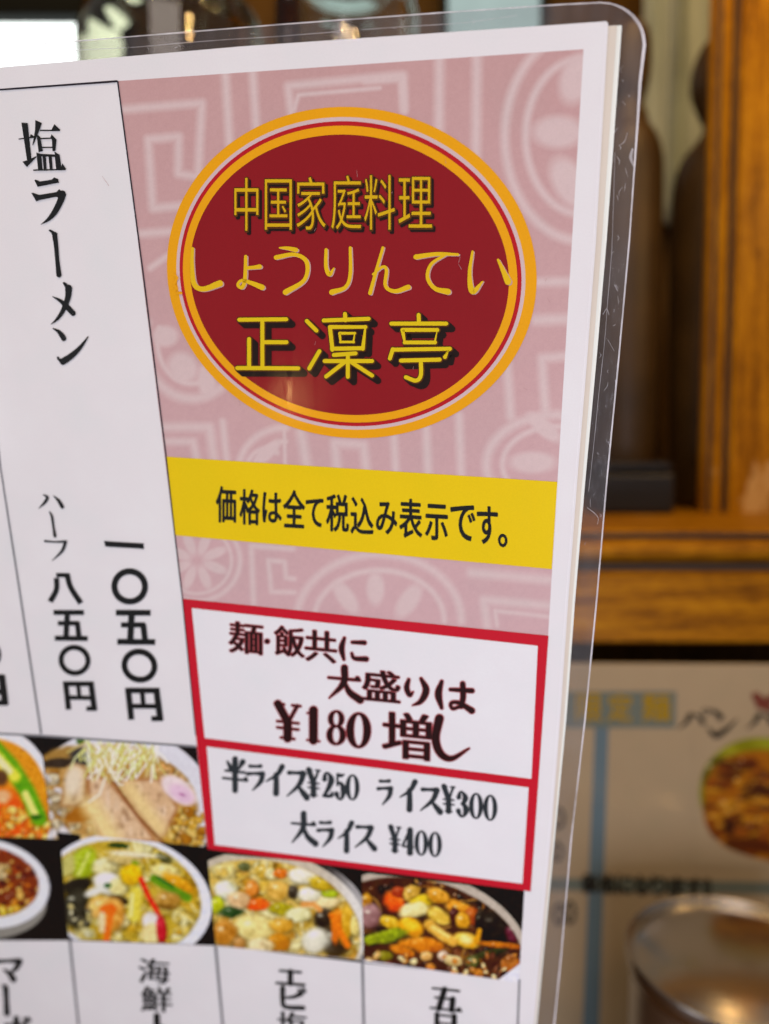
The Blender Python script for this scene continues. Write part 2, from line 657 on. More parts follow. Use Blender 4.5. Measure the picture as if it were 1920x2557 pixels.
# ---- serif (mincho) letters as brush strokes in a 100 x 100 box: (points, widths)
M = {
    'ラ': [([(22, 14), (50, 13), (76, 10)], [12, 9, 14]), ([(10, 42), (45, 38), (84, 36)], [14, 10, 18]), ([(86, 36), (76, 64), (36, 97)], [20, 17, 3])],
    'イ': [([(82, 4), (58, 34), (8, 60)], [20, 14, 3]), ([(54, 34), (55, 65), (54, 98)], [18, 20, 22])],
    'ス': [([(14, 16), (45, 14), (76, 12)], [14, 10, 18]), ([(78, 14), (58, 52), (6, 94)], [20, 16, 3]), ([(54, 56), (72, 74), (92, 92)], [6, 17, 22])],
    '大': [([(4, 36), (94, 34)], [6, 7]), ([(80, 34), (88, 28), (96, 35)], [3, 10, 3]), ([(50, 2), (47, 48), (6, 97)], [19, 17, 3]), ([(50, 40), (64, 72), (96, 93)], [5, 16, 20])],
    '半': [([(20, 12), (34, 32)], [6, 16]), ([(80, 8), (64, 32)], [18, 5]), ([(12, 40), (88, 40)], [6, 7]), ([(2, 64), (98, 64)], [6, 7]), ([(84, 64), (92, 58), (99, 64)], [3, 10, 3]), ([(50, 2), (50, 98)], [18, 18])],
    'に': [([(18, 6), (8, 50), (16, 96)], [10, 20, 9]), ([(46, 20), (90, 16)], [10, 15]), ([(44, 66), (54, 86), (96, 84)], [8, 13, 18])],
    'り': [([(16, 12), (8, 40), (20, 64), (34, 52)], [11, 18, 14, 4]), ([(66, 4), (86, 40), (66, 80), (32, 98)], [10, 23, 17, 3])],
    'は': [([(14, 6), (5, 50), (14, 96)], [10, 20, 9]), ([(38, 30), (98, 26)], [9, 14]), ([(72, 6), (73, 50), (68, 84)], [15, 16, 13]), ([(68, 82), (44, 94), (40, 76), (62, 72), (97, 94)], [9, 9, 9, 11, 18])],
    'し': [([(20, 4), (10, 50), (22, 84), (52, 94), (98, 66)], [20, 19, 17, 12, 3])],
    'ー': [([(34, 2), (48, 12), (52, 50), (56, 97)], [8, 20, 18, 22])],
    'マ': [([(2, 16), (45, 13), (88, 12)], [15, 12, 20]), ([(92, 14), (76, 46), (46, 74)], [22, 18, 4]), ([(26, 52), (48, 70), (66, 96)], [6, 17, 24])],
    'ボ': [([(6, 30), (84, 28)], [9, 10]), ([(46, 6), (46, 94)], [18, 18]), ([(28, 50), (10, 82)], [16, 5]), ([(66, 50), (84, 80)], [6, 18]), ([(74, 6), (82, 16)], [8, 11]), ([(88, 2), (96, 12)], [8, 11])],
    'エ': [([(14, 12), (86, 10)], [9, 10]), ([(50, 12), (50, 86)], [20, 20]), ([(2, 90), (98, 88)], [9, 11])],
    'ビ': [([(16, 8), (16, 70), (28, 92), (92, 90)], [18, 16, 14, 16]), ([(84, 26), (56, 44), (18, 52)], [18, 12, 6]), ([(74, 8), (84, 20)], [8, 12]), ([(90, 2), (98, 14)], [8, 12])],
    'ト': [([(42, 2), (43, 98)], [20, 18]), ([(46, 34), (66, 46), (84, 66)], [6, 16, 20])],
    '五': [([(8, 8), (92, 8)], [6, 7]), ([(46, 8), (28, 92)], [18, 18]), ([(16, 46), (72, 46)], [6, 7]), ([(72, 46), (68, 92)], [18, 18]), ([(2, 93), (98, 93)], [6, 7]), ([(82, 92), (91, 85), (99, 92)], [3, 11, 3])],
    '目': [([(16, 4), (16, 98)], [16, 16]), ([(84, 4), (84, 98)], [18, 18]), ([(16, 6), (84, 6)], [7, 7]), ([(16, 36), (84, 36)], [6, 6]), ([(16, 66), (84, 66)], [6, 6]), ([(16, 94), (84, 94)], [6, 6])],
    '¥': [([(12, 2), (50, 50)], [24, 24]), ([(88, 2), (54, 50)], [10, 10]), ([(50, 48), (50, 98)], [26, 26]), ([(10, 52), (92, 52)], [6, 6]), ([(10, 70), (92, 70)], [6, 6]), ([(24, 98), (76, 98)], [6, 6]), ([(0, 2), (36, 2)], [6, 6]), ([(68, 2), (100, 2)], [6, 6])],
    '1': [([(54, 3), (54, 97)], [34, 34]), ([(14, 14), (34, 11), (54, 4)], [5, 8, 10]), ([(12, 98), (94, 98)], [5, 5])],
    '2': [([(18, 28), (24, 8), (52, 3), (82, 26), (60, 56), (12, 94)], [24, 14, 10, 30, 24, 12]), ([(10, 92), (60, 92), (88, 84)], [14, 16, 18]), ([(88, 92), (92, 74)], [10, 5])],
    '3': [([(18, 24), (30, 5), (54, 4), (78, 24), (60, 44), (44, 48)], [24, 12, 10, 28, 18, 10]), ([(44, 48), (72, 56), (84, 74), (62, 96), (32, 96), (14, 78)], [10, 22, 30, 12, 12, 24])],
    '4': [([(70, 3), (70, 97)], [30, 30]), ([(66, 3), (6, 70)], [10, 10]), ([(4, 72), (98, 72)], [8, 8]), ([(46, 98), (94, 98)], [5, 5])],
    '5': [([(24, 5), (56, 8), (84, 3)], [12, 16, 6]), ([(24, 6), (22, 46)], [9, 9]), ([(22, 46), (50, 36), (82, 62), (62, 96), (32, 96), (14, 80)], [8, 12, 30, 12, 12, 24])],
}


def mincho(pen, ch, cx, cy, wd, ht, shear=0.0, grow=0.0, weight=1.0):
    sc = (wd + ht) / 200
    T = lambda p: (cx + (p[0] - 50) / 100 * wd, cy + (p[1] - 50) / 100 * ht + shear * (p[0] - 50) / 100 * wd)
    if ch == '0':
        pen.ring(cx, cy, 0.36 * wd, 0.46 * ht, 0.30 * wd * weight, nib=(1, 0.28), grow=grow)
        return
    if ch == '8':
        pen.ring(cx, cy - 0.25 * ht, 0.28 * wd, 0.22 * ht, 0.24 * wd * weight, nib=(1, 0.35), grow=grow)
        pen.ring(cx, cy + 0.22 * ht, 0.34 * wd, 0.26 * ht, 0.28 * wd * weight, nib=(1, 0.35), grow=grow)
        return
    if ch == '・':
        pen.stroke([(cx - 1, cy), (cx + 1, cy)], 20, grow=grow)
        return
    for P, wds in M[ch]:
        pen.stroke([T(p) for p in P], [q * sc * weight for q in wds], grow=grow, round_=True)


# ---- a printed photograph: fine grid of dots of colour, painted from blobs
class Photo:
    def __init__(s, quad, nx, ny, cv, seed=1):
        """quad TL,TR,BR,BL in crop pixels"""
        q = np.asarray(quad, float)
        u, v = np.meshgrid(np.linspace(0, 1, nx), np.linspace(0, 1, ny))
        u, v = u.ravel()[:, None], v.ravel()[:, None]
        s.P = (q[0] * (1 - u) + q[1] * u) * (1 - v) + (q[3] * (1 - u) + q[2] * u) * v
        s.X, s.Y = s.P[:, 0], s.P[:, 1]
        s.nx, s.ny, s.cv = nx, ny, cv
        s.C = np.zeros((len(s.P), 3))
        s.rng = np.random.RandomState(seed)

    def fill(s, c):
        s.C[:] = c

    def mix(s, a, c):
        a = np.clip(a, 0, 1)[:, None]
        s.C = s.C * (1 - a) + np.asarray(c, float) * a

    def vn(s, scale, sx=1.0, sy=1.0, seed=None):
        """smooth value noise 0..1"""
        r = np.random.RandomState(s.rng.randint(1 << 30) if seed is None else seed)
        T = r.rand(64, 64)
        x, y = s.X / (scale * sx) + r.rand() * 50, s.Y / (scale * sy) + r.rand() * 50
        i, j = np.floor(x).astype(int), np.floor(y).astype(int)
        f, g = x - i, y - j
        f, g = f * f * (3 - 2 * f), g * g * (3 - 2 * g)
        t = lambda a, b: T[a % 64, b % 64]
        return (t(i, j) * (1 - f) + t(i + 1, j) * f) * (1 - g) + (t(i, j + 1) * (1 - f) + t(i + 1, j + 1) * f) * g

    def ell(s, cx, cy, rx, ry, c, rot=0.0, soft=0.25, wob=0.0, lit=0.0, inside=None):
        a = math.radians(rot)
        dx, dy = s.X - cx, s.Y - cy
        u, v = (dx * math.cos(a) + dy * math.sin(a)) / rx, (-dx * math.sin(a) + dy * math.cos(a)) / ry
        r = np.hypot(u, v)
        if wob:
            r = r + (s.vn(min(rx, ry) * 0.9) - 0.5) * wob
        al = np.clip((1 - r) / soft + 0.5, 0, 1)
        if inside is not None:
            al = al * inside
        c = np.asarray(c, float)
        if lit >= 10:
            # printed picture: dark gap under each piece, mottling, a small glossy spot
            k = min(rx, ry)
            d2 = np.hypot((dx - 0.10 * k) / (rx * 1.16), (dy - 0.16 * k) / (ry * 1.2))
            h = np.clip((1 - d2) / 0.3 + 0.3, 0, 1) * 0.42
            s.mix(h if inside is None else h * inside, c * 0.38)
        cc = c[None] + (-(v * 0.7 + u * 0.5) * lit)[:, None]
        if lit >= 10:
            cc = cc + ((s.vn(max(9, k * 0.5)) - 0.5) * 34)[:, None]
            g = np.clip(1.0 - np.hypot((dx + 0.30 * rx) / (0.34 * k + 4), (dy + 0.34 * ry) / (0.20 * k + 4)), 0, 1) * (0.75 if s.rng.rand() < 0.5 else 0.25)
            cc = cc * (1 - g[:, None]) + np.array((250, 244, 226.0)) * g[:, None]
        s.C = s.C * (1 - al[:, None]) + cc * al[:, None]
        return al

    def strands(s, n, region, length, wd, cols, inside=None):
        x0, y0, x1, y1 = region
        for _ in range(n):
            a = s.rng.rand() * 6.28
            x, y = x0 + s.rng.rand() * (x1 - x0), y0 + s.rng.rand() * (y1 - y0)
            P = []
            for _k in range(5):
                P.append((x, y))
                a += s.rng.randn() * 0.5
                x, y = x + math.cos(a) * length / 4, y + math.sin(a) * length / 4
            c = np.array(cols[s.rng.randint(len(cols))], float)
            s.line([(p[0] + wd * 0.3, p[1] + wd * 0.5) for p in P], wd * 1.3, c * 0.6, 1.2, None if inside is None else inside * 0.4)
            s.line(P, wd, c, 1.2, None if inside is None else inside * 0.75)

    def line(s, pts, wd, c, soft=0.35, inside=None):
        d = np.full(len(s.X), 1e9)
        for (x0, y0), (x1, y1) in zip(pts, pts[1:]):
            vx, vy = x1 - x0, y1 - y0
            t = np.clip(((s.X - x0) * vx + (s.Y - y0) * vy) / (vx * vx + vy * vy + 1e-9), 0, 1)
            d = np.minimum(d, np.hypot(s.X - x0 - t * vx, s.Y - y0 - t * vy))
        al = np.clip((1 - d / (wd / 2)) / soft + 0.5, 0, 1)
        if inside is not None:
            al = al * inside
        s.mix(al, c)
        return al

    def scatter(s, n, region, size, cols, inside=None, soft=0.5, lit=12):
        x0, y0, x1, y1 = region
        for _ in range(n):
            c = cols[s.rng.randint(len(cols))]
            k = size * (0.5 + s.rng.rand())
            s.ell(x0 + s.rng.rand() * (x1 - x0), y0 + s.rng.rand() * (y1 - y0), k, k * (0.4 + 0.5 * s.rng.rand()), c, s.rng.rand() * 180, soft, 0.4, lit, inside)

    def grain(s, amp, scale=14, m=1.0, fine=1.0):
        n = (s.vn(scale) + 0.6 * s.vn(scale * 0.4) - 0.8) * amp
        s.C = s.C + (n * m)[:, None]
        if amp > 8:
            b = s.vn(scale * 0.55)
            lum = s.C.mean(1)
            g = np.clip((lum - 45) / 60, 0, 1) * np.clip((205 - lum) / 20, 0, 1) * np.clip((np.ptp(s.C, axis=1) - 28) / 25, 0, 1)
            s.C = s.C + (fine * g * (np.clip(b - 0.72, 0, 1) * 110 - np.clip(0.30 - b, 0, 1) * 130))[:, None]
            mean = s.C.mean(1, keepdims=True)
            s.C = mean + (s.C - mean) * 1.12
            s.C = 120 + (s.C - 120) * 1.12

    def build(s, pl, name, z, parent, colour=ink):
        q = pl.local(s.cv(s.P))
        V = np.column_stack([q, np.full(len(q), z)])
        nx, ny = s.nx, s.ny
        idx = np.arange(nx * ny).reshape(ny, nx)
        Fc = np.stack([idx[1:, :-1], idx[1:, 1:], idx[:-1, 1:], idx[:-1, :-1]], -1).reshape(-1, 4)
        o = mesh(name, V, Fc, print_mat('printed_picture', attr=True), parent)
        a = o.data.attributes.new('print', 'FLOAT_COLOR', 'POINT')
        c = np.ones((len(q), 4), np.float32)
        c[:, :3] = colour(np.clip(s.C, 0, 255))
        a.data.foreach_set('color', c.ravel())
        return o


# ================================================================== the place behind the menu
WOOD_COLS = [(0.04, 0.012, 0.001), (0.20, 0.076, 0.002), (0.36, 0.155, 0.003), (0.54, 0.27, 0.009)]
M_post = wood('varnished_post_wood', WOOD_COLS, grain=(16, 16, 1.4), scale=8, worn=(19, 0.66, (0.50, 0.31, 0.12)), foot=0.065)
M_shelf = wood('varnished_shelf_wood', WOOD_COLS, grain=(1.6, 16, 22), scale=7, worn=(11, 0.66, (0.56, 0.35, 0.16)))
M_dark = wood('dark_panel_wood', [(0.016, 0.006, 0.0008), (0.045, 0.020, 0.001), (0.07, 0.032, 0.002), (0.11, 0.052, 0.003)], grain=(12, 12, 1), scale=6, rough=0.5)
M_groove = plain('groove_brown', (0.035, 0.02, 0.012), 0.7)  # dark strips filling the grooves to deepen them
M_pale = plain('faded_cloth', (0.42, 0.47, 0.38), 0.8, var=0.18, scale=9)
M_black = plain('black_plastic', (0.008, 0.008, 0.010), 0.35)
M_glaze = plain('brown_glaze', (0.040, 0.020, 0.004), 0.45, var=0.4, scale=14, spec=0.35)
M_glass = glass('clear_glass')
M_smoke = glass('smoky_glass', (0.62, 0.62, 0.52))
M_amber = glass('brown_glass', (0.34, 0.17, 0.05))
M_steel = plain('polished_steel', (0.46, 0.44, 0.41), 0.25, 1.0, var=0.06, scale=40, bump=0.05)
M_steel2 = plain('brushed_steel', (0.56, 0.54, 0.51), 0.30, 1.0, var=0.08, scale=60, bump=0.1)
M_counter = wood('counter_wood', [(0.03, 0.015, 0.006), (0.08, 0.04, 0.015), (0.12, 0.06, 0.02), (0.17, 0.09, 0.035)], grain=(1, 10, 10), scale=4)

ZS = zat(1322, 0.5)          # top of the wooden shelf
zc = ZS - 0.40              # counter top below

# counter and back wall: the setting
ct = box('countertop', (-0.8, -0.05, zc - 0.04), (0.9, 0.95, zc), M_counter, bevel=0.004)
ct['kind'] = 'structure'
bw = box('back_wall', (-0.9, 0.93, zc), (1.0, 0.97, 2.3), M_dark)
bw['kind'] = 'structure'

# --- shelf with moulded front
zz = lambda py: zat(py, 0.5)
prof = [(0.93, ZS), (0.506, ZS), (0.501, ZS - 0.0006), (0.4995, ZS - 0.0020), (0.506, zz(1331)), (0.508, zz(1336)), (0.506, zz(1343))]
for k in range(13):
    a = math.pi * k / 12
    prof.append((0.505 - 0.0085 * math.sin(a), (zz(1345) + zz(1405)) / 2 + (zz(1345) - zz(1405)) / 2 * math.cos(a)))
prof += [(0.509, zz(1408)), (0.509, zz(1424)), (0.503, zz(1427)), (0.4995, zz(1431)), (0.4990, zz(1440)), (0.4990, zz(1600)), (0.5010, zz(1606)), (0.63, zz(1606)), (0.63, ZS - 0.022), (0.93, ZS - 0.022)]
sh = empty('shelf', 'varnished wooden shelf with a moulded front edge, above the blurred menu board', 'shelf', (0, 0.5, ZS))
P2 = lambda q: [(y - 0.5, z - ZS) for y, z in q]
extrude_profile('board', P2(prof), 'X', -0.85, 0.95, M_shelf, sh)
for a, b in ((1330, 1344), (1407, 1425)):
    o = box('groove_line', (-0.84, 0.0012, zz(b) - ZS + 0.0004), (0.94, 0.0075, zz(a) - ZS - 0.0004), M_groove, sh)
o = box('back_rail', (-0.85, 0.13, zz(1606) - ZS - 0.17), (0.95, 0.16, zz(1606) - ZS - 0.0005), M_dark, sh)

# --- the wooden post at the right
YP = 0.667
bx = lambda px: at(px, 1278, YP).x
x0 = bx(1747)
pp = [(bx(1752), YP + 0.008), (bx(1751), YP + 0.002), (bx(1754), YP), (bx(1761), YP + 0.001), (bx(1764), YP + 0.006), (bx(1771), YP + 0.006), (bx(1775), YP + 0.000),
      (bx(1783), YP - 0.003), (bx(1795), YP - 0.002), (bx(1802), YP + 0.003), (bx(1805), YP + 0.010), (bx(1813), YP + 0.010), (bx(1816), YP - 0.002), (bx(1820), YP - 0.004), (bx(2150), YP - 0.004), (bx(2150), YP + 0.05), (bx(1815), YP + 0.05), (bx(1790), YP + 0.014), (bx(1756), YP + 0.013)]
po = empty('wooden_post', 'varnished orange brown wooden post with a fluted edge, standing on the shelf', 'post', (x0, YP, ZS))
extrude_profile('shaft', [(a - x0, b - YP) for a, b in pp], 'Z', 0.0, 0.95, M_post, po)
for a, b in ((1763.5, 1771.5), (1804.5, 1813.5)):
    box('groove_line', (bx(a) - x0, 0.001, 0.0005), (bx(b) - x0, 0.0055, 0.949), M_groove, po)

# --- pale cloth hanging at the back of the niche
V, Fc = [], []
xa, xb = at(1606, 300, 0.90).x, at(1840, 300, 0.90).x
zt, zb = zat(-160, 0.9), zat(560, 0.9)
NX, NZ = 60, 12
for j in range(NZ + 1):
    for i in range(NX + 1):
        u = i / NX
        V.append((xa + (xb - xa) * u - xa, 0.010 * math.sin(u * 19 + 0.6 * math.sin(j * 0.5)) + 0.004 * math.sin(u * 47), (zb + (zt - zb) * j / NZ) - zb))
for j in range(NZ):
    for i in range(NX):
        a = j * (NX + 1) + i
        Fc.append((a, a + 1, a + NX + 2, a + NX + 1))
cl = mesh('hanging_cloth', V, Fc, M_pale, None, True)
cl.location = (xa, 0.905, zb)
sm = cl.modifiers.new('thick', 'SOLIDIFY')
sm.thickness = 0.002
tag(cl, 'pale grey green cloth hanging behind the dark bottles, left of the wooden post', 'cloth')


# --- two dark glazed bottles on the shelf
def bottle(px, Y, pts, label):
    """pts: (half width in px, photo row); revolved round the bottle's axis"""
    c = at(px, 420, Y)
    pr = [(0.0, zat(pts[0][1], Y) - ZS)] + [(max(0.0005, h / F * Y), zat(py, Y) - ZS) for h, py in pts]
    pr = smooth_prof(pr, 6)
    pr = [(max(0, r), max(0, z)) for r, z in pr]
    r = empty('glazed_bottle', label, 'bottle', (c.x, Y, ZS), 'dark bottles on the shelf')
    lathe('body', pr + [(0.0, 0.0)], M_glaze, r)
    return r


bottle(1822, 0.74, [(40, 92), (72, 115), (92, 170), (94, 225), (76, 280), (62, 318), (80, 352), (112, 395), (128, 450), (134, 540), (134, 760), (126, 1100), (118, 1262)],
       'dark brown gourd shaped bottle half hidden by the wooden post')
bottle(1568, 0.72, [(26, 60), (44, 84), (50, 140), (46, 210), (34, 258), (44, 292), (48, 312), (66, 345), (80, 392), (84, 470), (84, 760), (78, 1100), (72, 1266)],
       'dark brown bottle with a slim neck, seen beside the right edge of the menu')

# --- black box on the shelf
c = at(1500, 1262, 0.64)
c2 = at(1686, 1262, 0.64)
bb = empty('black_box', 'small black box on the shelf at the foot of the bottles', 'box', ((c.x + c2.x) / 2, 0.66, ZS))
hw = (c2.x - c.x) / 2
hz = zat(1152, 0.64) - ZS
box('case', (-hw, -0.02, 0.0), (hw, 0.03, hz * 0.80), M_black, bb, 0.004)
box('cover', (-hw + 0.0006, -0.0195, hz * 0.80 + 0.0006), (hw - 0.0006, 0.0295, hz), M_black, bb, 0.006)

# --- window at the far left and its dark frame
M_day = emit('daylight_pane', (0.93, 1.0, 0.96), 3.2)
M_frame = plain('dark_frame', (0.003, 0.004, 0.003), 0.7, spec=0.1)
wa, wb = at(-520, 50, 0.9), at(302, 300, 0.9)
wi = empty('window', 'bright daylit window with a dark blind above it, at the top left behind the glass jar', 'window', ((wa.x + wb.x) / 2, 0.90, wb.z))
X = lambda px: at(px, 100, 0.9).x - (wa.x + wb.x) / 2
Z = lambda py: zat(py, 0.9) - wb.z
box('pane', (X(-520), 0.0, Z(300)), (X(296), 0.004, Z(56)), M_day, wi)
box('blind', (X(-560), -0.02, Z(60)), (X(316), 0.012, Z(-220)), M_frame, wi, 0.003)
box('side_frame', (X(296), -0.012, Z(320)), (X(314), 0.012, Z(60.5)), M_frame, wi, 0.002)
box('sill', (X(-560), -0.03, Z(322)), (X(316), 0.012, Z(301)), M_frame, wi, 0.002)

# a lighter patterned-glass panel further right
pa, pb = at(1118, 60, 0.9), at(1345, 300, 0.9)
wp = empty('frosted_window', 'small pale frosted window behind the top edge of the menu', 'window', (pa.x, 0.90, pb.z))
M_frost = emit('daylit_frosted_glass', (0.62, 0.78, 0.74), 0.70)
box('pane', (at(800, 30, 0.9).x - pa.x, 0.0, zat(52, 0.9) - pb.z), (at(930, 30, 0.9).x - pa.x, 0.004, zat(-150, 0.9) - pb.z), M_frost, wp)  # added glowing pane, gives the white patches in the clear jar
box('pane', (0.0, 0.0, 0.0), (pb.x - pa.x, 0.004, zat(-120, 0.9) - pb.z), M_frost, wp)
for k in range(2):
    box('frame_bar', ((-0.008, -0.010, 0.0), (pb.x - pa.x + 0.0005, -0.010, 0.0))[k], ((-0.0005, 0.012, zat(-120, 0.9) - pb.z), (pb.x - pa.x + 0.008, 0.012, zat(-120, 0.9) - pb.z))[k], M_frame, wp, 0.001)


# --- glass jars on the shelf behind the menu
def jar(px, Y, half, top, label, mat, lidmat, neck=0.60, wall=0.0022):
    c = at(px, 60, Y)
    R = half / F * Y
    zt = zat(top, Y) - ZS
    o2 = smooth_prof([(R * 0.90, 0.0), (R * 0.97, 0.006), (R, 0.02), (R, zt * 0.5), (R, zt - R * 0.70)], 4)
    for k in range(1, 57):
        t = k / 56
        a = t * math.pi / 2
        w_ = 0.005 * R * math.sin(2 * math.pi * 3 * t) * (1 if t < 0.96 else 0)
        o2.append(np.array((R * (neck + (1 - neck) * math.cos(a)) + w_ * math.cos(a), zt - R * 0.58 * (1 - math.sin(a)) + w_ * math.sin(a))))
    o2 += [np.array((R * neck * 0.99, zt + 0.006)), np.array((R * neck * 0.98, zt + 0.03))]
    inn = [(max(0.001, r - wall), max(z, 0.006)) for r, z in o2][::-1]
    r = empty('glass_jar', label, 'jar', (c.x, Y, ZS), 'glass jars behind the menu')
    lathe('jar_body', [(0, 0)] + list(o2) + inn + [(0, 0.006)], mat, r, 96)
    lid = [(0, zt + 0.031), (R * neck * 1.06, zt + 0.031), (R * neck * 1.08, zt + 0.034), (R * neck * 1.08, zt + 0.052), (R * neck, zt + 0.056), (0, zt + 0.056)]
    lathe('lid', lid, lidmat, r)
    return r


jar(432, 0.60, 222, 4, 'large smoky glass jar with a ridged round shoulder, in front of the bright window', M_smoke, M_black)
jar(868, 0.66, 168, -36, 'clear glass jar standing right of the large smoky round shouldered one', M_glass, M_black, 0.7)
# slim brown bottle between them
cbt = at(722, 60, 0.56)
bt = empty('brown_bottle', 'slim brown glass bottle between the two glass jars', 'bottle', (cbt.x, 0.56, ZS))
zt = zat(-90, 0.56) - ZS
pr = smooth_prof([(0.020, 0.0), (0.023, 0.006), (0.023, zt * 0.55), (0.021, zt * 0.66), (0.012, zt * 0.78), (0.0095, zt * 0.9), (0.0095, zt)], 6)
lathe('body', [(0, 0)] + list(pr) + [(max(0.001, r - 0.002), max(z, 0.004)) for r, z in pr][::-1] + [(0, 0.004)], M_amber, bt)
lathe('cap', [(0, zt + 0.001), (0.0115, zt + 0.001), (0.0115, zt + 0.015), (0, zt + 0.015)], M_black, bt)

# ================================================================== second menu board under the shelf
YB = 0.5
bo = np.array(at(1560, 1655, YB))
tilt = math.radians(5)
B = Plane(bo, (1, 0, 0), (0, -math.sin(tilt), math.cos(tilt)), (0, -math.cos(tilt), -math.sin(tilt)))
mb = empty('menu_board', 'blurred white menu board with a blue grid and a fried dish, under the shelf', 'menu board', matrix=B.matrix())
zcv = crop(1350, 1600, 2.3105)
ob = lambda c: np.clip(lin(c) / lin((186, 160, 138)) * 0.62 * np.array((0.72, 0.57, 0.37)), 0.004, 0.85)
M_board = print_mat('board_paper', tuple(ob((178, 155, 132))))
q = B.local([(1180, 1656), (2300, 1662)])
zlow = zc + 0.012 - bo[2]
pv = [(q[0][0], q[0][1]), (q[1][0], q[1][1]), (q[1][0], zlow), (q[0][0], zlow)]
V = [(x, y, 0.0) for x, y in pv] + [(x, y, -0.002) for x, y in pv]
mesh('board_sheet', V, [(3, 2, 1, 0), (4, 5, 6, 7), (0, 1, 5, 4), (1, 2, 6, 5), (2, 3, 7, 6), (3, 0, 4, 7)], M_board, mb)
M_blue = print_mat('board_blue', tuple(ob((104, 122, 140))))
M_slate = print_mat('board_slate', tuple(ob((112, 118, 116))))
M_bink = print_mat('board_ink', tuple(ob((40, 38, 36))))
flat(B, 'column_stripe', [(312, 500), (392, 500), (335, 2300), (238, 2300)], 0.00012, M_blue, mb, zcv)
flat(B, 'row_stripe', [(-200, 1362), (1420, 1392), (1420, 1464), (-200, 1434)], 0.00024, M_slate, mb, zcv)
hb = flat(B, 'header_box', [(-40, 292), (782, 292), (776, 500), (-46, 500)], 0.00036, M_slate, mb, zcv)
t = Type(B, zcv)
for ch, a, b in (('限', 205, 350), ('定', 390, 525), ('麺', 585, 745)):
    t.put(ch, a, 305, b, 462, 0.0, copies=disc(4))
t.build('header_lettering', 0.00048, print_mat('board_yellow', tuple(ob((168, 132, 10)))), mb)
p = Pen()
for dx in (0, 395):
    p.stroke([(862 + dx, 430), (836 + dx, 470), (795 + dx, 505)], [34, 22, 6])
    p.stroke([(884 + dx, 420), (915 + dx, 440), (935 + dx, 470)], [8, 22, 30])
    p.ring(950 + dx, 408, 16, 16, 9)
p.stroke([(975, 395), (1010, 412), (1036, 440)], [8, 26, 36])
p.stroke([(965, 505), (1010, 545), (1075, 505), (1132, 450)], [12, 36, 26, 6])
p.build(B, 'dish_lettering', 0.00048, M_bink, mb, zcv)
t = Type(B, zcv)
for k, ch in enumerate('価格になります。'):
    t.put(ch, 235 + k * 101, 1342 + k * 4, 235 + k * 101 + (86 if ch != '。' else 36), 1450 + k * 4, 0.02, copies=disc(5))
t.build('note_lettering', 0.00048, M_bink, mb)
for rings in (((100, 1022, 30, 56),), ((95, 1215, 26, 48),), ((168, 1565, 26, 60), (105, 1575, 26, 56))):
    p = Pen()
    for cx, cy, rx, ry in rings:
        p.ring(cx, cy, rx, ry, 18)
    p.build(B, 'price_lettering', 0.00048, M_bink, mb, zcv)
for spots in (((695, 1560), (790, 1555)), ((1185, 1585), (1225, 1640), (1290, 1600), (1265, 1650))):
    p = Pen()
    for x, y in spots:
        p.stroke([(x - 22, y - 10), (x + 4, y + 2), (x + 24, y - 4)], [16, 22, 12])
        p.stroke([(x, y - 22), (x - 6, y + 20)], [14, 10])
    p.build(B, 'dish_lettering', 0.00048, M_bink, mb, zcv)
p = Pen()
p.stroke([(1240, 320), (1290, 360), (1330, 330)], [50, 66, 40])
p.stroke([(1255, 370), (1320, 390)], [36, 40])
p.build(B, 'seal_mark', 0.00048, print_mat('board_red', tuple(ob((120, 60, 50)))), mb, zcv)

ph = Photo([(880, 520), (1720, 500), (1720, 1300), (880, 1300)], 150, 150, zcv, 3)
ph.fill((178, 155, 132))
e0 = ph.ell(1275, 870, 360, 320, (120, 128, 20), 0, 0.05, 0.18)
ph.ell(1250, 640, 330, 80, (150, 150, 30), -8, 0.3, 0.3, 20, e0)
ph.ell(1060, 680, 200, 100, (150, 146, 28), -25, 0.4, 0.3, 10, e0)
ph.ell(1000, 740, 100, 60, (88, 84, 14), -25, 0.4, 0.3, 10, e0)
e1 = ph.ell(1300, 965, 395, 312, (168, 98, 14), 0, 0.07, 0.22)
for k in range(150):
    x, y = 900 + ph.rng.rand() * 560, 650 + ph.rng.rand() * 640
    c = [(196, 128, 24), (120, 58, 8), (206, 142, 36), (84, 36, 6), (170, 92, 12), (150, 74, 10)][ph.rng.randint(6)]
    ph.ell(x, y, 30 + 50 * ph.rng.rand(), 10 + 18 * ph.rng.rand(), c, -20 + 50 * ph.rng.rand(), 0.5, 0.5, 16, e1)
ph.ell(1090, 1075, 26, 44, (58, 26, 6), 10, 0.5, 0.3, 0, e1)
ph.ell(1320, 860, 160, 30, (70, 32, 6), -8, 0.6, 0.5, 0, e1)
ph.ell(1240, 1180, 140, 40, (92, 40, 6), 12, 0.6, 0.5, 0, e1)
ph.build(B, 'food_picture', 0.0003, mb, ob)

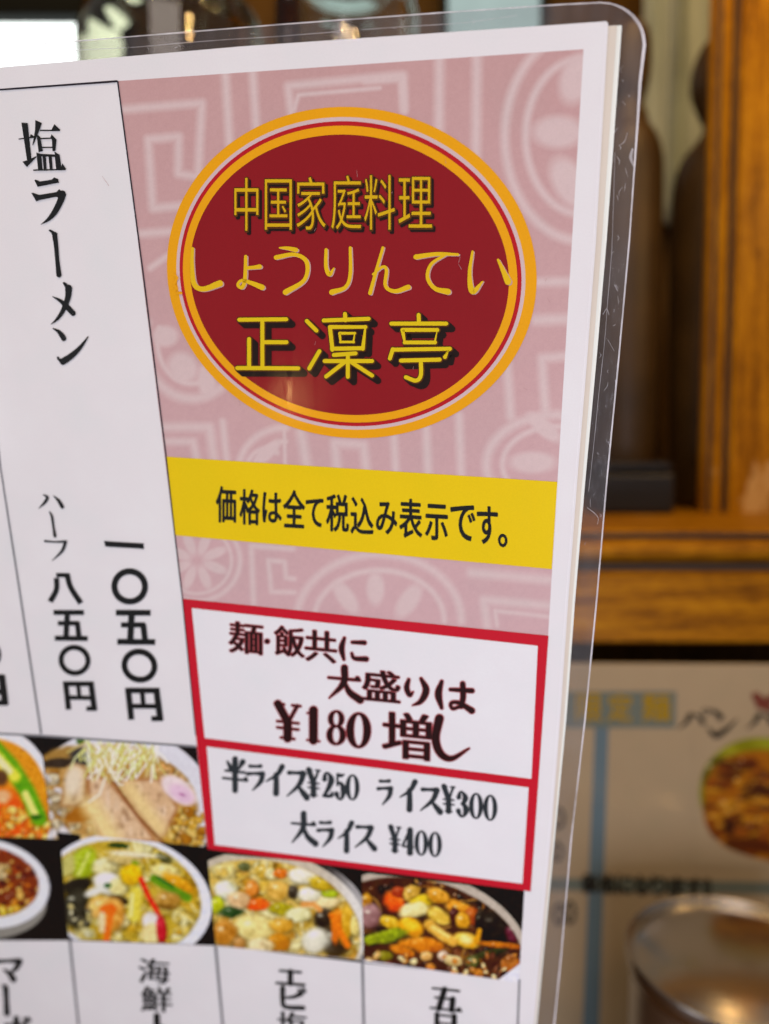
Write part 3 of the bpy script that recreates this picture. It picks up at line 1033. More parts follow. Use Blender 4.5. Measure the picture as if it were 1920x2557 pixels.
# ================================================================== steel condiment pot, lower right
YPOT = 0.405
rim = at(1854, 2392, YPOT)
RP = 0.0596
zr = rim.z - zc
pot = empty('condiment_pot', 'round polished steel pot with a shiny lid, in front of the blurred menu board', 'pot', (rim.x, YPOT, zc))
lathe('pot_body', smooth_prof([(0.0, 0.0), (RP * 0.90, 0.0), (RP * 0.95, 0.003), (RP * 0.955, 0.02), (RP * 0.955, zr - 0.02), (RP * 0.955, zr - 0.0085)], 5), M_steel2, pot, 96)
lp = [(RP * 0.965, zr - 0.010), (RP * 0.985, zr - 0.010), (RP, zr - 0.006), (RP, zr - 0.0015), (RP * 0.992, zr + 0.0006), (RP * 0.975, zr + 0.0004), (RP * 0.958, zr - 0.0015), (RP * 0.93, zr - 0.0030), (RP * 0.8, zr - 0.0002), (RP * 0.6, zr + 0.0032), (RP * 0.3, zr + 0.0058), (0.0, zr + 0.0064)]
lid = lathe('lid', smooth_prof(lp, 5), M_steel, pot, 96)
# small vent hole in the side
a = math.radians(-133)
hv = bmesh.new()
bmesh.ops.create_cone(hv, cap_ends=True, segments=20, radius1=0.0026, radius2=0.0026, depth=0.0012)
me = bpy.data.meshes.new('vent_hole')
hv.to_mesh(me)
hv.free()
vh = link('vent_hole', me, M_black, pot)
vh.location = (RP * 0.955 * math.cos(a), RP * 0.955 * math.sin(a), zr - 0.021)
vh.rotation_euler = (math.pi / 2, 0, a + math.pi / 2)

# ================================================================== the laminated menu in the foreground
menu = empty('laminated_menu', 'laminated restaurant menu page with red oval badge, yellow price band and bowls of noodles', 'menu', matrix=MENU.matrix())
M_paper = print_mat('menu_paper', tuple(ink((221, 211, 219))), grain=0.02)
M_back = plain('menu_back_paper', tuple(ink((226, 220, 220))), 0.6, var=0.03)
M_black_ink = print_mat('black_ink', tuple(ink((26, 26, 28))))
M_grey_ink = print_mat('grey_rule', tuple(ink((120, 116, 124))))
M_rule = print_mat('dark_rule', tuple(ink((40, 34, 44))))
LY = 4e-5                     # spacing between printed layers


def L(k):
    return 2e-5 + k * LY


# sheets
front = [(-1200, 268), (0, 168), (211, 150), (600, 116), (700, 109), (1300, 68), (1514, 53), (1518, 58), (1487.5, 600), (1465, 900), (1440.7, 1200), (1418, 1500), (1397.6, 1800), (1374, 2100), (1347, 2400), (1333, 2557), (1294, 3000), (-900, 2900)]
sheet = plate(MENU, 'front_sheet', front, -2.2e-4, 0.0, M_paper, menu)
M_glare = print_mat('edge_glare_white', (0.90, 0.90, 0.92), grain=0.02)  # edge glare put in as a whiter, tilted strip of colour
fe = np.array(front[6:-1], float)
a_, b_ = MENU.local(fe - np.array((5.5, 0))), MENU.local(fe + np.array((0.6, 0)))
n_ = len(fe)
mesh('sheet_edge_glare', [(x, y, 3e-5) for x, y in a_] + [(x, y, -1.4e-4) for x, y in b_], [(k, n_ + k, n_ + k + 1, k + 1)[::-1] for k in range(n_ - 1)], M_glare, menu)
middle = [(-1190, 280), (300, 160), (1200, 96), (1538, 62), (1541, 66), (1503, 600), (1479, 900), (1454, 1200), (1429.5, 1500), (1408, 1800), (1381, 2100), (1352, 2400), (1337, 2557), (1300, 2998), (-890, 2900)]
M_mid = plain('menu_inner_paper', tuple(ink((206, 188, 180))), 0.6, var=0.03)
plate(MENU, 'inner_sheet', middle, -5.2e-4, -3.2e-4, M_mid, menu)
back = [(-1180, 290), (300, 166), (1200, 102), (1551, 61), (1553, 65), (1515, 600), (1489.5, 900), (1461.7, 1200), (1436, 1500), (1414, 1800), (1385, 2100), (1356, 2400), (1341, 2557), (1303, 2995), (-880, 2900)]
plate(MENU, 'back_sheet', back, -8.4e-4, -6.2e-4, M_back, menu)
# clear laminate with its rounded corner
fo = [(-1250, 235), (-600, 168), (0, 114), (211, 97), (700, 57), (1122, 26), (1400, 7), (1500, 2)]
fo += [(1500 + 112 * math.sin(t), 2 + 96 * (1 - math.cos(t)) ** 1.0) for t in np.radians(np.linspace(12, 84, 9))]
right = [(1614, 110), (1603, 203), (1595, 316), (1585, 443), (1574, 600), (1547, 900), (1517.7, 1200), (1492, 1500), (1462.7, 1800), (1428, 2100), (1402, 2400), (1386, 2557), (1346, 2980)]
fo += right
fo += [(-950, 2960)]
M_film = film_mat('clear_laminate', 0.035, (0.93, 0.93, 0.94), 0.08)
film = plate(MENU, 'laminate_film', fo, -1.2e-3, -9.2e-4, M_film, menu)
M_edge = film_mat('laminate_edge_highlight', 0.80, (0.9, 0.9, 0.9), 0.2)
# cut edge of the laminate, its highlight painted as a bright hazy strip
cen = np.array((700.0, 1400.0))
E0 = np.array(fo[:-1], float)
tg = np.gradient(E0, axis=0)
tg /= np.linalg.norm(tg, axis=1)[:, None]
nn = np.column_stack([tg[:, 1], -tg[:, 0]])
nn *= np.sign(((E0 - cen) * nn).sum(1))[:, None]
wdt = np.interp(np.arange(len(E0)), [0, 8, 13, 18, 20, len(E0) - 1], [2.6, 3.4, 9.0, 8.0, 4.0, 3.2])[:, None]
band(MENU, 'laminate_edge_highlight', E0, E0 - nn * wdt, -8.8e-4, M_edge, film)
# pressed seam beside the paper along the top, and fine scratches and dust
M_scr = film_mat('laminate_scratch', 0.42, (0.9, 0.9, 0.9), 0.3)
p = Pen()
p.stroke([(-300, 158), (100, 134), (181, 124), (330, 116), (430, 107), (560, 97), (640, 92), (700, 88)], 1.6, round_=False)
p.stroke([(700, 88), (800, 80), (900, 72), (1010, 64), (1140, 56), (1220, 46), (1290, 36)], 1.5, round_=False)
p.stroke([(1536, 380), (1529, 600), (1523, 690), (1517, 760), (1512, 830), (1505, 900), (1494, 1000), (1482, 1120), (1470, 1230)], 1.0, round_=False)
p.stroke([(1535, 712), (1543, 728)], 1.2)
p.stroke([(1506, 786), (1514, 773), (1518, 778), (1521, 787)], 1.3)
p.stroke([(1531, 815), (1537, 812)], 1.0)
p.stroke([(1518, 850), (1534, 878)], 0.8)
rs = np.random.RandomState(5)
for k in range(20):
    y = 130 + rs.rand() * 1300
    xr = np.interp(y, [0, 640, 1280, 2557], [1600, 1560, 1505, 1385])
    xl = np.interp(y, [0, 640, 1280, 2557], [1556, 1508, 1462, 1346])
    x = xl + 6 + rs.rand() * max(4, (xr - xl - 14))
    a = math.radians(60 + 60 * rs.rand())
    ln = 3 + 11 * rs.rand() ** 2
    b = (rs.rand() - 0.5) * 9
    p.stroke([(x, y), (x + ln * math.cos(a) + b, y + ln * math.sin(a)), (x + 2 * ln * math.cos(a), y + 2 * ln * math.sin(a))], [0.5, 1.0, 0.4])
p.stroke([(1567, 330), (1560, 352), (1548, 362)], [0.8, 1.6, 0.9])
p.stroke([(1546, 362), (1551, 368), (1548, 372)], [1, 1.6, 1])
p.stroke([(1540, 390), (1547, 400), (1546, 410)], [1, 2, 1])
p.stroke([(1580, 372), (1576, 392), (1582, 414)], [5, 8, 3])
p.stroke([(1467, 1271), (1484, 1284), (1494, 1297), (1492, 1312)], [1.2, 1.6, 1.6, 1.2])
for k in range(14):
    x = rs.rand() * 1200
    y = np.interp(x, [0, 1200], [140, 48]) + rs.randn() * 8
    p.stroke([(x, y), (x + 8 * rs.randn(), y + 5 * rs.randn())], [1.0, 0.8])
p.build(MENU, 'surface_scratches', -8.6e-4, M_scr, film, IDN)
# hairline scratches on the laminate over the print
M_hair = print_mat('scratch_white', tuple(ink((176, 130, 134))))


def hair(P_, wd):
    p = Pen()
    p.stroke(P_, wd)
    p.build(MENU, 'hairline_scratch', L(14), M_hair, menu, IDN)


for P_ in ([(1113, 399), (1114, 408)], [(1145, 658), (1153, 672)], [(892, 425), (894, 442)], [(258, 440), (275, 464)], [(1310, 969), (1316, 972)], [(600, 1000), (602, 1012)], [(1365, 695), (1362, 702)], [(1150, 640), (1146, 655)]):
    hair(P_, [0.5, 0.9])
for k in range(5):
    x, y = 520 + rs.rand() * 850, 240 + rs.rand() * 900
    hair([(x, y), (x + 3 * rs.randn(), y + 4 + 8 * rs.rand())], [0.5, 0.8])

# ---- pink panel with its woven line pattern
PTL, PTR, PBR, PBL = (294.8, 202.3), (1457, 123), (1367, 1612), (458, 1520)
ph = Photo([PTL, PTR, PBR, PBL], 330, 430, IDN, 9)
ph.fill((190, 145, 147))
yy = np.clip((ph.Y - 200) / 1300, 0, 1)[:, None]
ph.C = np.array((190, 146, 149)) * (1 - yy) + np.array((197, 157, 164)) * yy
LT = np.array((205, 176, 180.0))
za = crop(0, 0, 1.7302)
zb_ = crop(960, 0, 1.7302)
zd = crop(0, 640, 1.7302)
ze = crop(960, 640, 1.7302)
zf = crop(400, 1120, 1.6284)


def ln(cv, pts, wd=20):
    ph.line([tuple(q) for q in cv(pts)], wd * 0.86, LT, 1.5)


def arc(cv, c, rx, ry, wd, a0=0, a1=360):
    t = np.radians(np.linspace(a0, a1, 60))
    ln(cv, np.column_stack([c[0] + rx * np.cos(t), c[1] + ry * np.sin(t)]), wd)


def petal(cv, c, rx, ry, rot, k=1.7302):
    q = cv([c])[0]
    ph.ell(q[0], q[1], rx / k, ry / k, LT, rot, 0.5)


ln(za, [(470, 478), (872, 445), (856, 765), (770, 750), (772, 590), (640, 602), (660, 900), (800, 888)], 24)
ln(za, [(580, 1012), (735, 1000)], 24)
ln(za, [(972, 290), (992, 620)], 24)
ln(za, [(1090, 285), (1108, 560)], 24)
ln(za, [(1262, 520), (1245, 372), (1661, 330), (1741, 325), (1746, 470)], 24)
ln(za, [(1272, 470), (1290, 410), (1640, 380)], 12)
ln(zb_, [(238, 200), (235, 620)], 28)
ln(zb_, [(400, 195), (395, 680)], 28)
ln(zb_, [(-80, 350), (75, 340), (85, 480)], 20)
arc(zb_, (850, 590), 330, 450, 26, 90, 270)
arc(zb_, (850, 590), 240, 335, 22, 90, 270)
petal(zb_, (750, 570), 110, 70, 0)
petal(zb_, (830, 340), 70, 110, 20)
petal(zb_, (800, 790), 70, 120, -30)
ln(ze, [(640, 112), (830, 108)], 26)
ln(ze, [(655, 275), (820, 270)], 30)
ln(ze, [(530, 460), (545, 690)], 26)
ln(ze, [(695, 660), (680, 440), (800, 430)], 26)
ln(ze, [(40, 760), (50, 940)], 22)
ln(ze, [(180, 740), (190, 960)], 24)
ln(ze, [(322, 690), (332, 960)], 24)
arc(ze, (745, 900), 305, 215, 26, 150, 290)
arc(ze, (745, 900), 235, 165, 16, 150, 290)
petal(ze, (690, 740), 90, 34, 40)
petal(ze, (640, 890), 100, 46, 0)
arc(zd, (830, 370), 210, 245, 26, 40, 200)
arc(zd, (830, 370), 150, 180, 14, 60, 200)
petal(zd, (715, 345), 55, 45, 0)
petal(zd, (790, 480), 70, 60, 45)
petal(zd, (895, 530), 40, 80, 0)
ln(zd, [(650, 50), (750, -20)], 18)
ln(zd, [(700, 738), (905, 738), (928, 900)], 26)
ln(zd, [(715, 800), (835, 800), (855, 900)], 22)
ln(zd, [(962, 715), (985, 930)], 20)
arc(zd, (1235, 930), 205, 190, 20, 150, 270)
arc(zd, (1235, 930), 140, 130, 12, 150, 270)
petal(zd, (1160, 845), 70, 26, -45)
ln(zd, [(1228, 745), (1232, 900)], 10)
ln(zd, [(1300, 760), (1330, 930)], 28)
ln(zd, [(1460, 940), (1445, 805), (1570, 815), (1585, 940)], 26)
arc(zf, (150, 455), 175, 165, 14)
arc(zf, (150, 455), 140, 135, 10)
for k in range(8):
    a = math.radians(22 + 45 * k)
    petal(zf, (150 + 78 * math.cos(a), 455 + 74 * math.sin(a)), 52, 20, math.degrees(a), 1.6284)
ln(zf, [(540, 408), (370, 396), (380, 630)], 16)
ln(zf, [(545, 585), (452, 582), (440, 455), (505, 460), (512, 525), (545, 530)], 14)
arc(zf, (890, 700), 335, 270, 22, 180, 360)
arc(zf, (890, 700), 265, 205, 16, 180, 360)
petal(zf, (755, 605), 78, 34, 55, 1.6284)
petal(zf, (875, 570), 66, 36, 90, 1.6284)
petal(zf, (1010, 620), 78, 38, 125, 1.6284)
ln(zf, [(1265, 505), (1640, 540)], 26)
ln(zf, [(1330, 720), (1315, 615), (1640, 645)], 24)
ln(zf, [(1370, 720), (1362, 660), (1640, 690)], 12)
arc(zf, (430, 130), 90, 130, 14, 180, 300)
ph.grain(3.0, 9)
pink = ph.build(MENU, 'pink_panel', L(0), menu)

# ---- rules of the left cells
fr = [(-700, 262), (294.8, 202.3)]
band(MENU, 'frame_rule', [(-700, 281), (0, 222), (293, 200.5)], [(-700, 286), (0, 226.5), (297.5, 205.5)], L(3), M_rule, menu)
band(MENU, 'frame_rule', [(292.6, 200.8), (355, 672), (413.5, 1139), (435.6, 1336), (454.6, 1494), (488, 1835)], [(296.4, 203.5), (358.5, 672), (416.8, 1139), (438.8, 1336), (457.6, 1494), (491, 1835)], L(4), M_rule, menu)
band(MENU, 'cell_rule', [(-60, 560), (-20, 980), (0, 1169), (45.5, 1466), (100.5, 1832)], [(-56, 560), (-16, 980), (4, 1169), (50.5, 1466), (106, 1832)], L(3), M_grey_ink, menu)

# ---- yellow band
ZD = crop(400, 1120, 1.6284)
yb = flat(MENU, 'yellow_band', [(413.5, 1139.7), (1391.8, 1202.9), (1377.7, 1420.9), (435.6, 1336.2)], L(2), print_mat('band_yellow', tuple(ink((224, 186, 0)))), menu)
t = Type(MENU, ZD)
GB = [('価', 229, 155, 308, 300), ('格', 325, 167, 405, 308), ('は', 418, 180, 493, 300), ('全', 502, 170, 588, 320), ('て', 594, 204, 662, 316), ('税', 677, 187, 766, 336), ('込', 776, 200, 866, 346),
      ('み', 880, 218, 962, 346), ('表', 974, 206, 1064, 362), ('示', 1079, 228, 1168, 370), ('で', 1182, 230, 1280, 372), ('す', 1290, 236, 1371, 386), ('。', 1376, 348, 1410, 398)]
for g in GB:
    t.put(*g, shear=0.06, copies=disc(2.6))
t.build('band_lettering', L(3), M_black_ink, yb)

# ---- oval badge
ZA = crop(400, 250, 1.661)
tt = np.radians(np.linspace(0, 360, 181))[:-1]


def oval(dx, dy):
    return np.column_stack([795 - 9 * dx / 104 + (766 - dx) * np.cos(tt) + 30 * np.sin(tt), 715 + 9 * dy / 104 + (687 - dy) * np.sin(tt)])


C_or, C_red, C_fill = (226, 152, 10), (176, 22, 32), (134, 19, 27)
badge = flat(MENU, 'oval_badge', oval(100, 102), L(5), print_mat('badge_red', tuple(ink(C_fill))), menu, ZA)
M_or = print_mat('badge_orange', tuple(ink(C_or)))
band(MENU, 'badge_ring', oval(0, 0), oval(43, 39), L(2), M_or, badge, ZA, True)
band(MENU, 'badge_ring', oval(43, 39), oval(60, 57), L(2), print_mat('badge_pale', tuple(ink((203, 172, 177)))), badge, ZA, True)
band(MENU, 'badge_ring', oval(58, 55), oval(76, 74), L(3), print_mat('badge_ring_red', tuple(ink(C_red))), badge, ZA, True)
band(MENU, 'badge_ring', oval(74, 72), oval(106, 106), L(6), M_or, badge, ZA, True)
p = Pen()
for P_ in ([(62, 722), (72, 738)], [(70, 742), (60, 760)], [(58, 766), (70, 780)], [(72, 798), (88, 800)]):
    p.stroke(P_, [10, 12])
p.build(MENU, 'badge_speck', L(7), M_or, badge, ZA)
M_gold = print_mat('badge_gold', tuple(ink((206, 160, 14))))
M_shadow = print_mat('badge_shadow_ink', tuple(ink((30, 16, 14))))
M_gold2 = print_mat('badge_gold_edge', tuple(ink((84, 46, 10))))
TX = [('中', 311, 322, 411, 544), ('国', 437, 328, 550, 540), ('家', 568, 318, 690, 540), ('庭', 712, 312, 838, 538), ('料', 848, 310, 976, 540), ('理', 990, 318, 1130, 532)]
for nm, off, cp, z, m in (('title_shadow', (9, 11), disc(4), L(7), M_shadow), ('title_outline', (0, 1), disc(4.2), L(8), M_gold2), ('title_lettering', (-1, -1), disc(1.2), L(9), M_gold)):
    t = Type(MENU, ZA)
    for g in TX:
        t.put(*g, offset=-0.012 if nm == 'title_lettering' else 0.0, copies=cp, off=off)
    t.build(nm, z, m, badge)
KANA = [([(137, 615), (135, 680), (143, 760), (180, 783), (250, 760)], [11, 15, 20, 20, 26]),
        ([(357, 648), (354, 740), (342, 776), (324, 766), (340, 748), (375, 756), (425, 776)], [12, 15, 14, 11, 12, 16, 22]), ([(357, 696), (388, 694), (415, 690)], [13, 14, 18]),
        ([(498, 612), (530, 614), (565, 621)], [6, 14, 18]), ([(483, 652), (560, 640), (610, 672), (600, 745), (522, 796)], [18, 15, 17, 15, 22]),
        ([(690, 620), (690, 690), (704, 722), (722, 696)], [12, 15, 17, 4]), ([(790, 612), (790, 720), (770, 775), (714, 796)], [11, 14, 14, 22]),
        ([(925, 612), (898, 705), (872, 800)], [11, 12, 15]), ([(884, 722), (922, 692), (940, 704), (936, 770), (975, 792), (1030, 775)], [8, 11, 13, 14, 16, 20]),
        ([(1062, 650), (1150, 638), (1235, 640)], [20, 15, 10]), ([(1185, 640), (1125, 680), (1110, 735), (1140, 780), (1194, 794)], [10, 12, 14, 17, 24]),
        ([(1296, 628), (1284, 720), (1296, 793), (1338, 752)], [9, 15, 23, 5]), ([(1402, 662), (1420, 700), (1443, 752)], [9, 17, 27])]
for nm, off, g, z, m in (('kana_highlight', (5, 3), 0, L(7), print_mat('kana_pale', tuple(ink((196, 150, 152))))), ('kana_lettering', (0, 0), 0.6, L(9), print_mat('kana_yellow', tuple(ink((218, 172, 20)))))):
    p = Pen()
    for P_, wd in KANA:
        p.stroke(P_, wd, off=off, grow=g)
    p.build(MENU, nm, z, m, badge, ZA)
NAME = [[(330, 910), (525, 908)], [(426, 912), (426, 1106)], [(428, 1003), (526, 1003)], [(371, 990), (371, 1106)], [(322, 1110), (575, 1111)],
        [(610, 915), (650, 955)], [(662, 1040), (620, 1112)], [(768, 886), (770, 912)], [(680, 913), (866, 906)],
        [(706, 940), (852, 940), (842, 1030)], [(706, 942), (716, 1034)], [(714, 1030), (840, 1028)], [(746, 966), (808, 966), (803, 1002), (750, 1002), (746, 966)],
        [(722, 1056), (812, 1049)], [(684, 1081), (880, 1081)], [(780, 1056), (780, 1146)], [(766, 1086), (690, 1145)], [(795, 1086), (880, 1141)],
        [(1073, 890), (1074, 918)], [(960, 926), (1187, 926)], [(1006, 952), (1150, 952), (1140, 1004), (1016, 1004), (1006, 952)],
        [(966, 1032), (954, 1070)], [(966, 1034), (1202, 1030), (1182, 1064)], [(1000, 1079), (1160, 1075)], [(1082, 1080), (1082, 1140), (1062, 1162), (1020, 1148)]]
for nm, wd, offs, z, m in (('name_shadow', 28, [(6, 6), (13, 12), (20, 18), (24, 22)], L(7), M_shadow), ('name_outline', 26, [(1, 1)], L(8), M_gold2), ('name_lettering', 16.5, [(0, 0)], L(9), print_mat('name_yellow', tuple(ink((214, 180, 16)))))):
    p = Pen()
    for off in offs:
        for i_, P_ in enumerate(NAME):
            p.stroke(P_, wd * (0.72 if i_ in (12,) else 1), off=off, straight=i_ not in (24,))
            if i_ not in (24,) and len(P_) > 2:
                for q_ in P_[1:-1]:
                    p.stroke([(q_[0] - 0.5, q_[1]), (q_[0] + 0.5, q_[1])], wd * (0.72 if i_ in (12,) else 1), off=off)
    p.build(MENU, nm, z, m, badge, ZA)

# ---- name of the salt noodles, down the left cell
ZB = crop(0, 250, 3.1595)
p = Pen()
S_ = lambda P_, wd, **k: p.stroke(P_, wd, **k)
p.poly([(172, 178), (222, 182), (252, 470), (216, 474)])
S_([(150, 308), (278, 292)], [9, 11], round_=False)
p.poly([(238, 297), (246, 268), (278, 290), (262, 300)])
p.poly([(180, 486), (215, 528), (290, 452), (290, 442), (222, 474)])
p.poly([(282, 158), (334, 182), (312, 245), (266, 355), (258, 358), (272, 285), (280, 235)])
S_([(318, 240), (476, 240)], [11, 11], round_=False)
p.poly([(408, 238), (432, 190), (480, 236), (470, 244)])
p.poly([(292, 268), (322, 292), (342, 402), (308, 412)])
S_([(316, 305), (430, 300)], [11, 11], round_=False)
p.poly([(398, 302), (410, 270), (450, 312), (440, 400), (418, 404), (412, 310)])
S_([(330, 374), (432, 374)], [10, 10], round_=False)
p.poly([(290, 414), (330, 428), (340, 548), (304, 548)])
p.poly([(318, 424), (438, 430), (432, 406), (474, 432), (490, 545), (446, 545), (436, 448), (326, 444)])
S_([(352, 440), (360, 545)], [26, 24], round_=False)
S_([(398, 440), (408, 545)], [26, 24], round_=False)
S_([(266, 553), (522, 548)], [12, 10], round_=False)
p.poly([(478, 547), (496, 500), (527, 546)])
p.poly([(274, 632), (300, 684), (330, 678), (468, 652), (464, 625), (430, 610), (412, 628), (320, 642), (284, 628)])
p.poly([(250, 732), (290, 800), (312, 790), (440, 764), (462, 762), (496, 740), (470, 705), (448, 726), (312, 748), (266, 732)])
S_([(495, 742), (478, 800), (430, 890), (380, 945), (325, 982)], [58, 52, 44, 26, 3])
p.poly([(448, 726), (470, 703), (526, 750), (500, 780), (450, 764)])
p.poly([(384, 1026), (400, 1020), (458, 1052), (456, 1066), (420, 1082), (408, 1048)])
S_([(434, 1060), (446, 1150), (456, 1270), (468, 1378)], [42, 36, 34, 42])
p.poly([(496, 1440), (512, 1434), (570, 1478), (574, 1492), (520, 1520), (516, 1476)])
S_([(545, 1484), (538, 1560), (500, 1660), (455, 1725), (404, 1770)], [56, 46, 36, 24, 3])
S_([(418, 1550), (478, 1582), (530, 1628), (580, 1682)], [5, 26, 42, 42])
S_([(418, 1800), (460, 1822), (488, 1852), (506, 1880)], [5, 26, 40, 42])
p.poly([(450, 2024), (464, 2022), (476, 2040), (520, 2028), (512, 2086), (496, 2090), (454, 2044)])
S_([(500, 2062), (575, 2010), (640, 1945), (698, 1866)], [54, 46, 30, 8])
p.build(MENU, 'dish_name', L(4), M_black_ink, menu, ZB)

# ---- prices below it
ZC = crop(0, 1150, 3.1604)
NO = dict(round_=False, straight=True)


def go(p, x0, y0, x1, y1):
    """the numeral 5 (a sans-like form) in the box"""
    X = lambda u, v: (x0 + (x1 - x0) * u + (v - 0.5) * (y1 - y0) * 0.10, y0 + (y1 - y0) * v)
    k = (x1 - x0) / 100
    p.stroke([X(0.04, 0.07), X(0.96, 0.075)], 15 * k, **NO)
    p.stroke([X(0.46, 0.07), X(0.34, 0.93)], 17 * k, **NO)
    p.stroke([X(0.14, 0.43), X(0.78, 0.43)], 13.5 * k, **NO)
    p.stroke([X(0.73, 0.40), X(0.74, 0.93)], 16 * k, **NO)
    p.stroke([X(0.0, 0.925), X(1.0, 0.935)], 15 * k, **NO)


def en(p, x0, y0, x1, y1):
    """the yen character in the box"""
    X = lambda u, v: (x0 + (x1 - x0) * u + (v - 0.5) * (y1 - y0) * 0.13, y0 + (y1 - y0) * v)
    k = (x1 - x0) / 100
    p.stroke([X(0.09, 0.0), X(0.07, 0.98)], 18 * k, **NO)
    p.stroke([X(0.0, 0.08), X(1.0, 0.08)], 16 * k, **NO)
    p.stroke([X(0.92, 0.02), X(0.92, 1.0)], 19 * k, **NO)
    p.stroke([X(0.49, 0.1), X(0.48, 0.56)], 14 * k, **NO)
    p.stroke([X(0.08, 0.56), X(0.92, 0.57)], 14 * k, **NO)
    p.stroke([X(1.0, 0.945), X(0.66, 0.945)], 15 * k, **NO)


p = Pen()
p.stroke([(345, 268), (376, 290), (352, 334), (305, 378)], [8, 24, 22, 3])
p.stroke([(424, 276), (466, 318), (494, 364)], [5, 26, 30])
p.stroke([(393, 402), (412, 440), (424, 520), (436, 594)], [8, 20, 20, 26])
p.stroke([(358, 634), (430, 640), (512, 638)], [18, 13, 20])
p.stroke([(520, 640), (492, 712), (412, 790)], [26, 24, 3])
p.build(MENU, 'half_size_lettering', L(4), M_black_ink, menu, ZC)
p = Pen()
p.stroke([(448, 925), (446, 1020), (398, 1112)], [42, 42, 44], round_=False)
p.stroke([(446, 902), (548, 904)], 34, **NO)
p.stroke([(530, 892), (560, 1000), (640, 1125)], [44, 42, 44], round_=False)
go(p, 424, 1180, 684, 1418)
p.ring(590, 1574, 107, 101, 40, 0.35)
en(p, 512, 1742, 752, 1968)
p.build(MENU, 'half_price', L(4), M_black_ink, menu, ZC)
p = Pen()
p.poly([(822, 632), (860, 636), (1090, 650), (1136, 652), (1138, 698), (1090, 692), (870, 680), (832, 676)])
p.ring(1025, 992, 121, 119, 48, 0.3)
go(p, 916, 1180, 1214, 1448)
p.ring(1102, 1617, 120, 110, 46, 0.35)
en(p, 1004, 1792, 1272, 2048)
p.build(MENU, 'full_price', L(4), M_black_ink, menu, ZC)
p = Pen()
p.ring(-118, 1530, 108, 104, 44)
en(p, -236, 1690, 52, 1922)
p.build(MENU, 'full_price', L(4), M_black_ink, menu, ZC)

# ---- red framed notice box
ZE = crop(450, 1480, 1.7484)
out = np.array([(8, 25), (1608, 187), (1530, 1303), (120, 1118)], float)
i1 = [(52, 66), (1561, 230), (1533, 810), (108, 632)]
i2 = [(117, 670), (1521, 848), (1494, 1268), (152, 1098)]
M_redb = print_mat('notice_red', tuple(ink((190, 22, 42))))
nb = flat(MENU, 'notice_box', out, L(3), M_redb, menu, ZE)
M_white = print_mat('notice_white', tuple(ink((222, 213, 222))), grain=0.02)
flat(MENU, 'notice_field', i1, L(5), M_white, nb, ZE)
flat(MENU, 'notice_field', i2, L(5), M_white, nb, ZE)
M_brown = print_mat('notice_brown_ink', tuple(ink((38, 16, 18))))
M_fringe = print_mat('notice_red_fringe', tuple(ink((170, 70, 76))))
LARGE_F = [('麺', 216, 128, 360, 264), ('飯', 414, 146, 542, 276), ('共', 548, 164, 682, 300), ('盛', 798, 338, 958, 472), ('増', 886, 522, 1094, 724)]
LARGE_M = [('・', 381, 210, 20, 20), ('に', 757, 246, 122, 104), ('大', 718, 396, 150, 146), ('り', 1035, 430, 108, 128), ('は', 1199, 448, 158, 128),
           ('¥', 470, 560, 112, 152), ('1', 580, 576, 66, 140), ('8', 682, 586, 86, 150), ('0', 780, 598, 104, 158), ('し', 1182, 638, 166, 188)]
for nm, gr, off, z, m in (('notice_fringe', 3.6, 0.012, L(6), M_fringe), ('notice_lettering', 0, 0.0, L(7), M_brown)):
    t = Type(MENU, ZE)
    for ch, a, b, c_, d in LARGE_F:
        k = (c_ - a) / 100
        t.put(ch, a, b, c_, d, 0.10, -0.004, copies=tuple((q + gr * cx_, gr * cy_) for q in (-2.6 * k, -1.3 * k, 0, 1.3 * k, 2.6 * k) for cx_, cy_ in ((1, 0), (-1, 0), (0, 1), (0, -1))) if gr else (-2.6 * k, -1.3 * k, 0, 1.3 * k, 2.6 * k))
    o = t.build(nm, z, m, nb)
    p = Pen()
    for ch, cx, cy, wd, ht in LARGE_M:
        mincho(p, ch, cx, cy, wd, ht, 0.11, gr)
    p.build(MENU, nm, z + 1.6e-5, m, nb, ZE)
M_slateink = print_mat('notice_slate_ink', tuple(ink((44, 48, 54))))
p = Pen()
for ch, cx, cy, wd, ht in [('半', 241, 792, 98, 134), ('ラ', 330, 802, 76, 118), ('イ', 416, 812, 84, 120), ('ス', 512, 832, 88, 124), ('¥', 583, 826, 56, 114), ('2', 646, 838, 46, 112), ('5', 700, 843, 46, 114), ('0', 753, 847, 58, 116),
                           ('ラ', 894, 866, 64, 116), ('イ', 998, 880, 78, 124), ('ス', 1094, 900, 88, 112), ('¥', 1172, 898, 54, 112), ('3', 1232, 920, 48, 110), ('0', 1292, 928, 58, 116), ('0', 1354, 936, 58, 116),
                           ('大', 540, 1028, 100, 130), ('ラ', 635, 1048, 70, 118), ('イ', 724, 1060, 70, 124), ('ス', 808, 1062, 86, 108), ('¥', 938, 1072, 50, 108), ('4', 994, 1082, 50, 106), ('0', 1053, 1090, 56, 112), ('0', 1113, 1096, 56, 112)]:
    if ch in 'ライス大半':
        wd, ht = wd * 1.13, ht * 1.06
    mincho(p, ch, cx, cy, wd, ht, 0.11, 1.6)
p.build(MENU, 'rice_price_lettering', L(7), M_slateink, nb, ZE)

# ---- printed food pictures
BLK = (24, 18, 16)
WH = (214, 208, 222)
